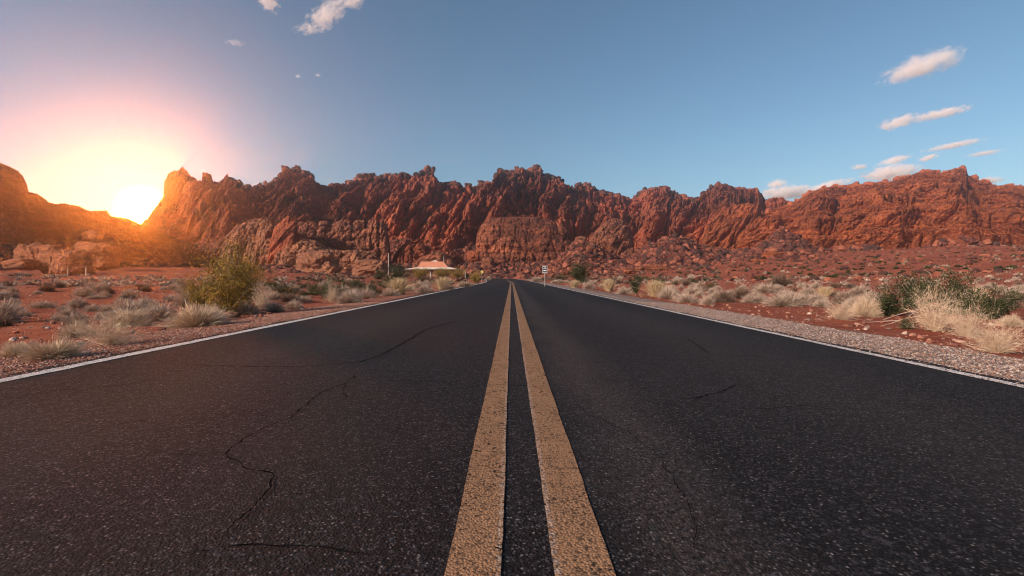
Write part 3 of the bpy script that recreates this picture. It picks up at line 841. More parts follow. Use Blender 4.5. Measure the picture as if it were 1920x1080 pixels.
rubble(['rubble_slope21.5', 'rubble_slope22.5', 'rubble_slope23.5'], 17000, 0.14, 1.35, M_RST, 'fallen red and dark rocks covering the rubble slopes', 41, 1)
rubble(['cliff2.3'], 9000, 0.25, 1.9, M_RST, 'fallen rocks on the slope under the jagged cliffs', 42, 1)
rubble(['cliff14.6'], 1500, 0.2, 2.0, M_RST, 'fallen rocks under the left slope', 43, 1)
rubble(['cliff8.1'], 2500, 0.2, 1.6, M_RST, 'fallen rocks under the right ridge', 44, 1)
SURF['crest2.3'] = SURF['crest2.3'][np.abs((SURF['crest2.3'][:, 0] / SURF['crest2.3'][:, 1]) * F + VX - 890) < 460]
rubble(['crest2.3'], 950, 0.4, 3.0, M_RST, 'knobs of dark rock along the crest of the jagged cliffs', 45, 1, 2.5)
rubble(['crest8.1'], 250, 0.3, 2.2, M_MAIN, 'knobs of red rock along the crest of the right ridge', 46, 1, 2.5)
rs = np.random.RandomState(12)
y = 50 + 115 * rs.rand(1700); px = rs.uniform(1130, 1960, 1700)
stones('rubble', y * (px - VX) / F, y, 0.06 + 0.55 * rs.rand(1700) ** 4, M_RST, 'dark and red rocks strewn over the right plain', seedn=47, lev=1)
rs = np.random.RandomState(11)
def band(x0, x1, y0, y1, n_, edge=0.0):
    y = y0 * (y1 / y0) ** rs.rand(n_)
    y = y0 + (y1 - y0) * rs.rand(n_) ** 1.7
    x = x0 + (x1 - x0) * rs.rand(n_)
    return x + perlin(y * 1.3, y * 0, y * 0 + 1.1) * edge, y
x, y = band(3.36, 4.9, 2.6, 15, 52000, 0.25)
stones('gravel', x, y, 0.0035 + 0.010 * rs.rand(len(x)) ** 2.5, M_PEB_R, 'grey pink gravel along the right edge of the road', seedn=3)
x, y = band(-5.2, -3.56, 3.2, 15, 40000, 0.25)
stones('gravel', x, y, 0.0035 + 0.012 * rs.rand(len(x)) ** 3, M_PEB_L, 'reddish gravel along the left edge of the road', seedn=4)
x, y = band(3.20, 3.44, 2.6, 15, 1300, 0.05)
stones('gravel', x, y, 0.003 + 0.006 * rs.rand(len(x)) ** 2.5, M_PEB_R, 'stray gravel spilled on the right road edge', 0.035, 48)
x, y = band(-3.65, -3.42, 3.2, 15, 1500, 0.05)
stones('gravel', x, y, 0.003 + 0.006 * rs.rand(len(x)) ** 2.5, M_PEB_L, 'stray gravel spilled on the left road edge', 0.035, 49)
n_ = 9000
y = 4 + 60 * rs.rand(n_) ** 1.6; sgn = np.where(rs.rand(n_) > 0.5, 1, -1)
x = sgn * (4.9 + (y * 1.1) * rs.rand(n_))
stones('desert_pebbles', x, y, 0.008 + 0.05 * rs.rand(n_) ** 5 + 0.0008 * y, M_PEB_L, 'loose stones scattered on the red soil', seedn=5)

# ------------------------------------------------------------------ plants
def stem_mat(name, lo, hi, rough=0.9):
    n = NT(name, rough, 0.15)
    f = n.attr('shade')
    col = n.mix(f, lo, hi)
    r = n.objrand()
    col = n.mix(n.math('MULTIPLY', r, 0.35), col, tuple(0.5 * (a + b) * 0.75 for a, b in zip(lo, hi)))
    n.b.inputs['Transmission Weight'].default_value = 0
    return n.done(col)
M_DRY = stem_mat('dry_stems', (0.25, 0.165, 0.125), (0.64, 0.50, 0.40))
M_GRASS = stem_mat('dry_grass', (0.30, 0.20, 0.11), (0.66, 0.50, 0.31))
M_TWIG = stem_mat('woody_twigs', (0.12, 0.080, 0.058), (0.40, 0.30, 0.23))
M_STRAW = stem_mat('straw_stems', (0.36, 0.24, 0.16), (0.80, 0.62, 0.45))
M_DIM = stem_mat('dim_scrub', (0.20, 0.13, 0.10), (0.46, 0.35, 0.28))
M_LEAF = stem_mat('dark_green_leaves', (0.014, 0.019, 0.009), (0.058, 0.070, 0.024))
M_TAN = stem_mat('tan_twigs', (0.20, 0.13, 0.08), (0.55, 0.40, 0.27))
M_LEAFY = stem_mat('yellow_green_leaves', (0.11, 0.075, 0.014), (0.32, 0.21, 0.035))
M_BROWN = stem_mat('brown_scrub', (0.10, 0.060, 0.045), (0.26, 0.17, 0.125))

def ribbons(P, W, seedn):
    """P (n, k, 3) polylines -> thin crossed ribbons"""
    rs_ = np.random.RandomState(seedn)
    n_, k, _ = P.shape
    side = rs_.normal(size=(n_, 3)); T = P[:, -1] - P[:, 0]
    side = np.cross(T, side); side /= np.linalg.norm(side, axis=1)[:, None] + 1e-9
    taper = np.linspace(1, 0.35, k)
    off = side[:, None, :] * (W[:, None] * taper[None, :])[..., None] / 2
    A, B = P + off, P - off
    V = np.stack([A, B], 2).reshape(-1, 3)          # n,k,2
    base = (np.arange(n_) * k * 2)[:, None, None]
    j = np.arange(k - 1)
    q = np.stack([2 * j, 2 * j + 1, 2 * j + 3, 2 * j + 2], -1)[None]
    Fs = (q + base).reshape(-1, 4)
    sh = np.repeat(rs_.rand(n_), k * 2)
    return V, Fs, sh

def dry_mound(seedn, n_=1500, squash=0.75, spread=1.0, wid=0.012):
    """a rounded cushion of fine pale twigs, radius ~0.5, height ~squash"""
    rs_ = np.random.RandomState(seedn)
    az = rs_.rand(n_) * 2 * math.pi
    el = np.arccos(1 - rs_.rand(n_) * 0.98)      # from vertical
    dirs = np.stack([np.sin(el) * np.cos(az), np.sin(el) * np.sin(az), np.cos(el)], -1)
    lobes = 1 + 0.22 * perlin(dirs[:, 0] * 2.3 + seedn, dirs[:, 1] * 2.3, dirs[:, 2] * 2.3) * 2
    L = 0.5 * lobes * (0.72 + 0.33 * rs_.rand(n_))
    k = 4
    t0 = rs_.rand(n_) * 0.55
    t = t0[:, None] + (1 - t0)[:, None] * np.linspace(0, 1, k)[None]
    P = dirs[:, None, :] * (L[:, None] * t)[..., None]
    jit = rs_.normal(size=(n_, k, 3)) * 0.028 * t[..., None]
    P = P + np.cumsum(jit, 1)
    P = P * np.array([1, 1, squash * 2])
    P[..., 2] = np.abs(P[..., 2])
    return ribbons(P, np.full(n_, wid) * (0.6 + 0.8 * rs_.rand(n_)), seedn)

def grass_tuft(seedn, n_=900):
    rs_ = np.random.RandomState(seedn)
    az = rs_.rand(n_) * 2 * math.pi; el = np.abs(rs_.normal(size=n_)) * 0.42
    r0 = rs_.rand(n_) ** .5 * 0.22
    a0 = rs_.rand(n_) * 2 * math.pi
    k = 5; t = np.linspace(0, 1, k)
    L = 0.6 + 0.5 * rs_.rand(n_)
    hx = np.sin(el)[:, None] * t[None] ** 1.5 * L[:, None]
    P = np.stack([(r0 * np.cos(a0))[:, None] + hx * np.cos(az)[:, None], (r0 * np.sin(a0))[:, None] + hx * np.sin(az)[:, None],
                  (L * np.cos(el))[:, None] * t[None] * (1 - 0.1 * t[None])], -1)
    return ribbons(P, np.full(n_, 0.014) * (0.6 + 0.8 * rs_.rand(n_)), seedn)

def twigs(seedn, n_main=26, n_sub=9, upright=0.6, wid=0.02, curl=0.16):
    """branching woody stems, height ~1, spread ~0.6"""
    rs_ = np.random.RandomState(seedn)
    PP, WW, ends = [], [], []
    k = 6
    for i in range(n_main):
        az = rs_.rand() * 6.283; el = rs_.uniform(0.1, 1.25 - 0.4 * upright)
        d = np.array([math.sin(el) * math.cos(az), math.sin(el) * math.sin(az), math.cos(el)])
        L = rs_.uniform(0.45, 1.05)
        p = np.zeros(3); pts = [p.copy()]
        for j in range(k - 1):
            d = d + rs_.normal(size=3) * curl + np.array([0, 0, 0.05]); d /= np.linalg.norm(d)
            p = p + d * L / (k - 1); pts.append(p.copy())
        PP.append(pts); WW.append(wid)
        for s_ in range(n_sub):
            j = rs_.randint(1, k); q = np.array(pts[j]); dd = d + rs_.normal(size=3) * 0.75; dd /= np.linalg.norm(dd)
            dd[2] = abs(dd[2]) * .6 + .15
            l2 = rs_.uniform(0.12, 0.34); sub = [q.copy()]
            for j2 in range(k - 1):
                dd = dd + rs_.normal(size=3) * 0.2; dd /= np.linalg.norm(dd)
                q = q + dd * l2 / (k - 1); sub.append(q.copy())
            PP.append(sub); WW.append(wid * 0.5); ends += sub[1:]
    P = np.array(PP)
    P[..., 2] = np.maximum(P[..., 2], 0.01)
    return P, np.array(WW), np.array(ends)

def leaf_cloud(ends, per, size, seedn, scatter=0.05):
    rs_ = np.random.RandomState(seedn)
    C = np.repeat(ends, per, 0) + rs_.normal(size=(len(ends) * per, 3)) * scatter
    C[:, 2] = np.maximum(C[:, 2], 0.03)
    n_ = len(C)
    a = rs_.normal(size=(n_, 3)); a /= np.linalg.norm(a, axis=1)[:, None]
    b = np.cross(a, rs_.normal(size=(n_, 3))); b /= np.linalg.norm(b, axis=1)[:, None]
    s = size * (0.5 + rs_.rand(n_))[:, None]
    V = np.stack([C - a * s, C + b * s * .5, C + a * s, C - b * s * .5], 1).reshape(-1, 3)
    Fs = (np.arange(n_ * 4)).reshape(-1, 4)
    clump = 0.5 + 0.9 * perlin(C[:, 0] * 4, C[:, 1] * 4, C[:, 2] * 4 + seedn)
    sh = np.repeat(np.clip(clump * 0.6 + rs_.rand(n_) * 0.4, 0, 1), 4)
    return V, Fs, sh

used = {}
def proto_mesh(kind, var):
    """mesh data of one variant: list of (part name, mesh, )"""
    key = (kind, var)
    if key in used: return used[key]
    sd = 100 * var + hash_kind[kind]
    out = []
    def mk(nm, V, Fs, sh, mat):
        o = mesh_np(nm, V, Fs, mat=mat, smooth=False, attrs={'shade': sh})
        me = o.data; bpy.data.objects.remove(o); out.append((nm, me))
    if kind == 'dry_shrub': mk('stems', *dry_mound(sd, 1700), M_DRY)
    elif kind == 'near_dry_shrub': mk('stems', *dry_mound(sd, 2400, wid=0.0085), M_STRAW)
    elif kind == 'brown_shrub': mk('stems', *dry_mound(sd, 1500), M_BROWN)
    elif kind == 'grass_tuft': mk('blades', *grass_tuft(sd), M_GRASS)
    elif kind == 'twiggy_shrub':
        P, W, e = twigs(sd, 90, 26, 0.25, 0.007, 0.26); mk('stems', *ribbons(P, W, sd), M_STRAW)
    elif kind == 'green_bush':
        P, W, e = twigs(sd, 30, 11, 0.6, 0.022); mk('stems', *ribbons(P, W, sd), M_TWIG)
        mk('foliage', *leaf_cloud(e, 4, 0.024, sd), M_LEAF)
    elif kind == 'creosote_bush':
        P, W, e = twigs(sd, 46, 13, 0.7, 0.011, 0.2); mk('stems', *ribbons(P, W, sd), M_TAN)
        mk('foliage', *leaf_cloud(e, 6, 0.013, sd, 0.045), M_LEAFY)
    used[key] = out
    return out
hash_kind = {'dry_shrub': 1, 'near_dry_shrub': 2, 'brown_shrub': 3, 'grass_tuft': 4, 'twiggy_shrub': 5, 'green_bush': 6, 'creosote_bush': 7}
WID = {'dry_shrub': 1.05, 'near_dry_shrub': 1.05, 'brown_shrub': 1.05, 'grass_tuft': 1.2, 'twiggy_shrub': 1.5, 'green_bush': 1.5, 'creosote_bush': 1.35}
HGT = {'dry_shrub': 0.78, 'near_dry_shrub': 0.78, 'brown_shrub': 0.78, 'grass_tuft': 0.95, 'twiggy_shrub': 0.85, 'green_bush': 0.95, 'creosote_bush': 1.0}
OBJNAME = {'near_dry_shrub': 'dry_shrub'}
rp = random.Random(3)
PLANTED = []
def plant(kind, x, y, z, wm, hm, label, group, rz=None, var=None):
    parts = proto_mesh(kind, var if var is not None else rp.randrange(4))
    rz = rp.uniform(0, 6.28) if rz is None else rz
    sc_ = (wm / WID[kind], wm / WID[kind], hm / HGT[kind])
    nm = OBJNAME.get(kind, kind)
    if len(parts) == 1:
        o = bpy.data.objects.new(nm, parts[0][1]); sc.collection.objects.link(o)
    else:
        o = empty(nm, (0, 0, 0))
        for pn, me in parts:
            c = bpy.data.objects.new(pn, me); sc.collection.objects.link(c); c.parent = o
    o.location = (x, y, z - 0.02); o.rotation_euler = (0, 0, rz); o.scale = sc_
    tag(o, label, 'grass' if kind == 'grass_tuft' else 'shrub' if 'shrub' in kind else 'bush', group)
    PLANTED.append((x, y, wm / 2))
    return o

def plant_px(kind, px, py, wpx, hpx, label, group, **k):
    x, y, z = on_ground(px, py)
    return plant(kind, x, y, z, wpx / F * y, hpx / F * y, label, group, **k)

LG, RG_ = 'plants along the left side of the road', 'plants along the right side of the road'
N = 'near_dry_shrub'
PL = [
 (N, 370, 612, 128, 46, 'round pale shrub in front of the big yellow green bush', LG),
 ('twiggy_shrub', 205, 648, 150, 62, 'tangled tan shrub with curling twigs left of the round pale shrub', LG),
 (N, 240, 612, 90, 40, 'pale shrub standing behind the tangled tan one', LG),
 (N, 100, 672, 120, 44, 'wide low shrub nearest the camera on the left', LG),
 (N, 30, 668, 70, 36, 'dull brush at the far left edge behind the near gravel', LG),
 (N, 145, 632, 70, 34, 'low pale brush left of the tangled twigs', LG),
 ('dry_shrub', 110, 602, 34, 15, 'small round tuft alone on the left soil', LG),
 ('brown_shrub', 8, 612, 30, 22, 'dark brown shrub at the left edge of the picture', LG),
 ('dry_shrub', 25, 588, 44, 24, 'grey shrub second row at the left edge', LG),
 ('dry_shrub', 80, 577, 50, 15, 'flat grey shrub left of the small lone tuft', LG),
 ('dry_shrub', 5, 562, 34, 20, 'grey tuft uppermost at the left edge', LG),
 ('brown_shrub', 130, 592, 40, 18, 'brown shrub behind the small lone tuft', LG),
 ('dry_shrub', 180, 560, 40, 8, 'thin pale patch of brush on the left plain', LG),
 ('brown_shrub', 290, 592, 50, 26, 'brownish shrub right of the tangled tan one', LG),
 ('creosote_bush', 428, 592, 132, 132, 'big yellow green bush standing in the low sunlight', LG),
 ('creosote_bush', 372, 578, 60, 60, 'lower yellow green bush leaning out left of the big one', LG),
 ('creosote_bush', 462, 572, 60, 84, 'darker bush at the right flank of the big one', LG),
 ('dry_shrub', 462, 590, 66, 26, 'spiky pale tuft at the right foot of the big bush', LG),
 ('dry_shrub', 515, 585, 46, 22, 'first pale shrub right of the spiky tuft', LG),
 ('dry_shrub', 550, 580, 44, 20, 'pale shrub nearest the road under the grey brown mound', LG),
 ('brown_shrub', 545, 566, 52, 20, 'grey brown mound on the red patch', LG),
 ('dry_shrub', 508, 560, 34, 14, 'small pale cushion left of the grey brown mound', LG),
 ('dry_shrub', 572, 566, 36, 14, 'small pale cushion right of the grey brown mound', LG),
 ('twiggy_shrub', 490, 580, 50, 46, 'bare twiggy shrub behind the first pale shrub', LG),
 ('dry_shrub', 512, 548, 22, 10, 'little tuft on the red patch', LG),
 ('dry_shrub', 586, 548, 24, 14, 'little tuft left of the leafy green clump', LG),
 ('green_bush', 620, 562, 56, 38, 'leafy green clump left of the pale road shrub', LG),
 ('twiggy_shrub', 622, 568, 34, 40, 'bare upright twigs in front of the leafy clump', LG),
 ('dry_shrub', 655, 568, 62, 26, 'pale wide road shrub left of the golden grass', LG),
 ('dry_shrub', 690, 560, 40, 22, 'pale shrub joined to the wide road shrub', LG),
 ('green_bush', 700, 556, 34, 28, 'small green bush behind the pale road shrub', LG),
 ('green_bush', 668, 548, 44, 22, 'olive bush far behind the road shrub', LG),
 ('grass_tuft', 748, 553, 60, 34, 'tall golden grass clump under the grey pole', LG),
 ('dry_shrub', 730, 555, 40, 16, 'pale cushion at the left foot of the golden grass', LG),
 ('green_bush', 745, 532, 50, 34, 'dark green bush left of the low building', LG),
 ('green_bush', 712, 524, 26, 18, 'small dark bush left of the grey pole', LG),
 ('green_bush', 724, 540, 40, 24, 'green bush in front of the grey pole', LG),
 ('dry_shrub', 796, 549, 40, 18, 'pale shrub right of the golden grass', LG),
 ('grass_tuft', 832, 544, 46, 26, 'golden grass in front of the building', LG),
 ('dry_shrub', 838, 544, 34, 14, 'pale foot of the grass in front of the building', LG),
 ('dry_shrub', 872, 538, 40, 12, 'pale low tuft near the road crest', LG),
 ('brown_shrub', 800, 532, 44, 16, 'brown shrub in front of the building wall', LG),
 ('creosote_bush', 786, 522, 40, 20, 'golden brush hiding the left end of the building wall', LG),
 ('creosote_bush', 826, 521, 44, 18, 'golden brush hiding the middle of the building wall', LG),
 ('creosote_bush', 858, 522, 36, 20, 'golden brush beside the right end of the building', LG),
 ('creosote_bush', 893, 531, 26, 24, 'olive bush below the yellow sign', LG),
 ('dry_shrub', 916, 526, 16, 9, 'pale tuft at the road bend', LG),
 ('green_bush', 1088, 532, 54, 42, 'big dark green bush right of the road sign', RG_),
 ('green_bush', 1052, 526, 34, 12, 'low green brush just right of the sign post', RG_),
 ('dry_shrub', 1006, 528, 26, 10, 'pale tuft left of the sign post', RG_),
 ('dry_shrub', 1040, 532, 18, 8, 'small pale tuft at the foot of the sign post', RG_),
 ('grass_tuft', 1078, 540, 26, 16, 'blond grass left in front of the green bush', RG_),
 ('dry_shrub', 1105, 542, 30, 13, 'pale tuft right in front of the green bush', RG_),
 ('grass_tuft', 1142, 546, 34, 24, 'feathery blond grass with long stalks', RG_),
 ('dry_shrub', 1170, 552, 36, 17, 'pale tuft left of the bright green plant', RG_),
 ('green_bush', 1191, 551, 32, 32, 'bright green plant among pale grass', RG_),
 ('grass_tuft', 1230, 556, 50, 32, 'yellowish grass clump right of the bright green plant', RG_),
 ('dry_shrub', 1252, 560, 46, 24, 'grey tuft right behind the yellowish grass', RG_),
 ('dry_shrub', 1280, 565, 44, 18, 'low pale tuft beside the right gravel', RG_),
 ('dry_shrub', 1326, 572, 34, 20, 'round pale cushion closest to the right gravel', RG_),
 ('dry_shrub', 1345, 561, 46, 18, 'wider pale cushion behind the round one', RG_),
 ('dry_shrub', 1302, 550, 44, 13, 'grey flat cushion on the red soil', RG_),
 ('dry_shrub', 1278, 541, 12, 9, 'tiny round cushion alone on the red soil', RG_),
 ('dry_shrub', 1392, 545, 26, 13, 'pale cushion left of the long group', RG_),
 ('dry_shrub', 1435, 549, 60, 20, 'long pale cushion in the middle group', RG_),
 ('dry_shrub', 1405, 568, 34, 18, 'front left cushion of the middle group', RG_),
 ('dry_shrub', 1428, 568, 30, 20, 'front cushion beside the biggest mound', RG_),
 ('dry_shrub', 1470, 574, 78, 28, 'biggest rounded mound of the middle group', RG_),
 ('dry_shrub', 1540, 576, 40, 18, 'small mound right of the biggest one', RG_),
 ('dry_shrub', 1516, 556, 40, 20, 'grey mound behind the biggest one', RG_),
 ('grass_tuft', 1546, 560, 34, 24, 'blond spiky tuft behind the small mound', RG_),
 ('brown_shrub', 1590, 560, 34, 16, 'brown cushion behind the blond tuft', RG_),
 ('dry_shrub', 1614, 550, 42, 17, 'grey cushion left of the dark bushes', RG_),
 ('brown_shrub', 1465, 536, 56, 26, 'feathery brown shrub far behind the middle group', RG_),
 ('twiggy_shrub', 1578, 600, 70, 38, 'loose tan twigs left of the dead branches', RG_),
 (N, 1622, 594, 60, 40, 'pale brush behind the dead branches', RG_),
 ('green_bush', 1665, 592, 92, 52, 'dark green bush behind the dead branches', RG_),
 ('green_bush', 1715, 580, 84, 70, 'taller dark green bush with red soil showing through', RG_),
 ('green_bush', 1790, 590, 84, 82, 'tallest dark green bush on the right', RG_),
 ('green_bush', 1858, 598, 90, 62, 'dark green bush rightmost above the pale brush', RG_),
 ('green_bush', 1700, 617, 30, 24, 'small green sprig under the dead branches', RG_),
 ('twiggy_shrub', 1752, 622, 96, 74, 'tall pale twiggy shrub right of the dead branches', RG_),
 ('twiggy_shrub', 1812, 632, 90, 62, 'pale twiggy shrub in the middle of the right trio', RG_),
 ('twiggy_shrub', 1868, 662, 118, 62, 'pale green tinted shrub nearest the right gravel', RG_),
 (N, 1895, 612, 50, 24, 'dim pale brush behind the nearest right shrub', RG_),
 (N, 1830, 566, 46, 32, 'grey brush glowing between the dark bushes', RG_),
 ('brown_shrub', 1905, 568, 50, 18, 'dull olive cushion at the right edge', RG_),
 ('dry_shrub', 1905, 545, 36, 10, 'flat pale tuft high at the right edge', RG_),
]
for kind, px, py, wpx, hpx, lab, grp in PL:
    plant_px(kind, px, py, wpx, hpx, lab, grp)

# scattered scrub on both plains
def free(x, y, r):
    return all((x - a) ** 2 + (y - b) ** 2 > (r + c) ** 2 * 0.6 for a, b, c in PLANTED)
def scatter(count, pxr, yr, kinds, label, group, wr):
    done, tries = 0, 0
    while done < count and tries < count * 40:
        tries += 1
        y = yr[0] * (yr[1] / yr[0]) ** rp.random(); px = rp.uniform(*pxr); x = y * (px - VX) / F
        if abs(x - float(path_x(np.array([y]))[0])) < 5.6: continue
        wm = rp.uniform(*wr)
        if not free(x, y, wm / 2): continue
        kd = rp.choice(kinds)
        if kd == 'dry_shrub' and False: pass
        z = float(G(np.array([x]), np.array([y]))[0])
        plant(kd, x, y, z, wm, wm * rp.uniform(0.35, 0.6), label, group)
        done += 1
D_, B_, GB = 'dry_shrub', 'brown_shrub', 'green_bush'
scatter(70, (-60, 500), (9, 34), [D_, D_, B_, D_], 'low scrub cushion on the open left plain', 'scrub on the left plain', (0.4, 1.0))
scatter(80, (1250, 1980), (14, 40), [D_, D_, B_], 'low scrub cushion on the red right plain', 'scrub on the right plain', (0.4, 0.95))
scatter(40, (500, 900), (18, 60), [D_, B_, GB], 'scrub between the left road edge and the outcrops', 'scrub left of the road end', (0.6, 1.3))
scatter(40, (1010, 1350), (28, 90), [D_, D_, GB, B_], 'scrub between the road sign and the rubble slope', 'scrub right of the road end', (0.6, 1.6))

# far scrub: too many to count, one mesh
def far_scrub(name, n_, pxr, yr, mat, label, seedn, size=(0.5, 1.3)):
    rs_ = np.random.RandomState(seedn)
    y = yr[0] * (yr[1] / yr[0]) ** rs_.rand(n_); px = rs_.uniform(pxr[0], pxr[1], n_); x = y * (px - VX) / F
    keep = (np.abs(x - path_x(y)) > 6.5) & (perlin(x / 9, y / 9, x * 0 + seedn) > -0.22)
    x, y = x[keep], y[keep]
    z = G(x, y); s = rs_.uniform(size[0], size[1], len(x))
    m_ = 42
    az = rs_.rand(len(x), m_) * 6.283; el = np.arccos(1 - rs_.rand(len(x), m_))
    d = np.stack([np.sin(el) * np.cos(az), np.sin(el) * np.sin(az), np.cos(el) * 0.8], -1)
    tip = d * (0.5 * s[:, None] * rs_.uniform(0.7, 1.1, (len(x), m_)))[..., None]
    root = tip * 0.15
    sd = np.cross(d, rs_.normal(size=d.shape)); sd /= np.linalg.norm(sd, axis=-1)[..., None]
    wv = sd * (s[:, None] * 0.055)[..., None]
    C = np.stack([x, y, z], -1)[:, None, :]
    V = np.stack([C + root - wv, C + root + wv, C + tip + wv * .6, C + tip - wv * .6], 2).reshape(-1, 3)
    Fs = np.arange(len(V)).reshape(-1, 4)
    sh = np.repeat(rs_.rand(len(x)), m_ * 4)
    o = mesh_np(name, V, Fs, mat=mat, smooth=False, attrs={'shade': sh})
    tag(o, label, kind='stuff')
far_scrub('desert_scrub', 420, (1000, 2000), (40, 165), M_DIM, 'pale low scrub dotting the far right plain', 31, (0.35, 1.0))
far_scrub('desert_scrub', 260, (-80, 560), (34, 85), M_DIM, 'pale low scrub dotting the far left plain', 32)
far_scrub('desert_scrub', 500, (560, 1350), (60, 190), M_BROWN, 'dark low scrub in front of the rubble slopes', 33, (0.6, 1.8))
far_scrub('desert_scrub', 500, (1200, 2000), (60, 175), M_LEAF, 'dark green specks of scrub on the right plain', 34, (0.4, 1.2))

# dead branches by the dark bushes
def branch(px_pts, label, r0, lift=0.0):
    """pixel points with depth set by the first one on the ground"""
    x0, y0, z0 = on_ground(*px_pts[0])
    P = []
    for i, (px, py) in enumerate(px_pts):
        yy = y0 + 0.12 * math.sin(i * 1.7)
        P.append((yy * (px - VX) / F, yy, H + yy * (VY - py) / F))
    P = np.array(P)
    t = np.linspace(0, len(P) - 1, 26)
    Q = np.stack([np.interp(t, np.arange(len(P)), P[:, k]) for k in range(3)], -1)
    Q[1:-1] = (Q[:-2] + Q[1:-1] * 2 + Q[2:]) / 4
    m = MB(); m.tube(Q, np.linspace(r0, r0 * 0.3, len(Q)), 6)
    o = m.build('dead_branch', M_BARK, None, True)
    tag(o, label, 'branch', 'dead branches on the right verge')
M_BARK = plain('bleached_wood', (0.34, 0.25, 0.19), 0.9, 0.3, 30)
branch([(1642, 588), (1665, 586), (1690, 578), (1715, 570), (1735, 556), (1744, 538), (1748, 520), (1742, 510), (1732, 506)], 'long bleached branch curving up over the dark bush', 0.014)
branch([(1655, 600), (1690, 588), (1730, 578), (1770, 568), (1800, 562)], 'straight dead branch rising right behind the pale shrub', 0.010)
branch([(1620, 605), (1650, 603), (1690, 600), (1730, 590), (1760, 585)], 'dead branch lying lowest along the verge', 0.012)
branch([(1600, 598), (1640, 604), (1680, 600), (1712, 603)], 'short dead branch at the left of the pile', 0.010)
branch([(1650, 612), (1672, 606), (1700, 596), (1722, 580)], 'forked dead branch crossing the pile', 0.009)
branch([(1735, 556), (1743, 562), (1752, 580), (1748, 600)], 'thin dead branch drooping into the pale shrub', 0.007)

# ------------------------------------------------------------------ building
M_ROOF = plain('terracotta_roof', (0.50, 0.20, 0.12), 0.85, 0.12, 2.0)
M_FASC = plain('cream_fascia', (0.60, 0.49, 0.40), 0.7, 0.08, 1.0)
M_WALL = plain('brown_block_wall', (0.26, 0.13, 0.085), 0.9, 0.2, 1.5)
M_DARK = plain('dark_opening', (0.03, 0.025, 0.022), 0.4, 0.2)
M_METAL = plain('weathered_steel', (0.35, 0.33, 0.31), 0.5, 0.15, 20, metal=0.5)
M_WOOD = plain('grey_pole', (0.42, 0.37, 0.33), 0.9, 0.2, 3)
DB = 155.0
def bpx(px): return DB * (px - VX) / F
def bpz(py): return H + DB * (VY - py) / F
cx = bpx(806)
gzb = float(G(np.array([cx]), np.array([DB]))[0])
b = empty('low_building', (cx, DB, gzb - 0.1))
tag(b, 'low building with flared cream roof edge and terracotta top before the cliffs', 'building')
def L(px): return bpx(px) - cx
def Zb(py): return bpz(py) - (gzb - 0.1)
m = MB(); m.box(L(772), L(850), 0.0, 9.0, 0.0, Zb(505.6)); m.build('wall', M_WALL, b)
m = MB()
y0, y1 = -1.6, 10.6
lo = [(L(758), y0, Zb(505)), (L(858), y0, Zb(505)), (L(858), y1, Zb(505)), (L(758), y1, Zb(505))]
up = [(L(782), y0 + 2.0, Zb(500.6)), (L(842), y0 + 2.0, Zb(500.6)), (L(842), y1 - 2, Zb(500.6)), (L(782), y1 - 2, Zb(500.6))]
m.prism((lo, up)); m.build('roof_skirt', M_FASC, b)
m = MB()
lo = [(L(783.5), y0 + 2.1, Zb(500.5)), (L(840), y0 + 2.1, Zb(500.5)), (L(840), y1 - 2.1, Zb(500.5)), (L(783.5), y1 - 2.1, Zb(500.5))]
up = [(L(787), y0 + 4.0, Zb(490)), (L(829), y0 + 4.0, Zb(490)), (L(829), y1 - 4, Zb(490)), (L(787), y1 - 4, Zb(490))]
m.prism((lo, up)); rf = m.build('roof', M_ROOF, b)
m = MB()
c_ = L(812)
lo = [(c_ - 1.05, 3.4, Zb(489.9)), (c_ + 1.05, 3.4, Zb(489.9)), (c_ + 1.05, 5.4, Zb(489.9)), (c_ - 1.05, 5.4, Zb(489.9))]
up = [(c_ - .12, 4.3, Zb(486.8)), (c_ + .12, 4.3, Zb(486.8)), (c_ + .12, 4.5, Zb(486.8)), (c_ - .12, 4.5, Zb(486.8))]
m.prism((lo, up)); m.build('roof_cap', M_FASC, rf)
for pa, pb in ((779, 785), (793, 797), (806, 810), (820, 828), (836, 842)):
    m = MB(); m.box(L(pa), L(pb), -0.06, 0.04, 0.15 if pb - pa > 4.5 else 0.7, Zb(507)); m.build('window' if pb - pa < 4.5 else 'door', M_DARK, b)
for pa in (763, 786, 816, 854):
    m = MB(); m.box(L(pa) - .1, L(pa) + .1, -1.4, -1.2, 0.0, Zb(505.1)); m.build('post', M_WALL, b)
m = MB(); ax = L(828.5); m.tube([(ax, 4.4, Zb(491)), (ax, 4.4, Zb(478))], [0.10, 0.05], 8); m.build('antenna', M_WOOD, b)

# grey pole left of the building
def pole(px, pt, pb, D, r, label, name='utility_pole'):
    x = D * (px - VX) / F; zb = H + D * (VY - pb) / F; zt = H + D * (VY - pt) / F
    g = float(G(np.array([x]), np.array([D]))[0])
    m = MB(); m.tube([(0, 0, min(g, zb) - zb - 0.2), (0, 0, (zt - zb) * .5), (0, 0, zt - zb)], [r, r * .9, r * .8], 8)
    m.tube([(0, 0, zt - zb - .01), (0, 0, zt - zb + 0.12)], [r * 1.25, r * 0.6], 8)
    o = m.build(name, M_WOOD, None, True); o.location = (x, D, zb)
    tag(o, label, 'pole'); return o
pole(728.5, 475, 512, 120, 0.11, 'slim pale grey pole left of the low building')
pole(127, 503, 508, 80, 0.07, 'tiny white marker post left below the boulder trio', 'marker_post')
pole(161, 502, 508, 80, 0.09, 'tiny white marker post right below the boulder trio', 'marker_post')
pole(807.5, 510.5, 516, 100, 0.12, 'tiny pale post standing before the building', 'marker_post')
pole(872.5, 510, 514, 110, 0.08, 'tiny pale post between the building and the yellow sign', 'marker_post')

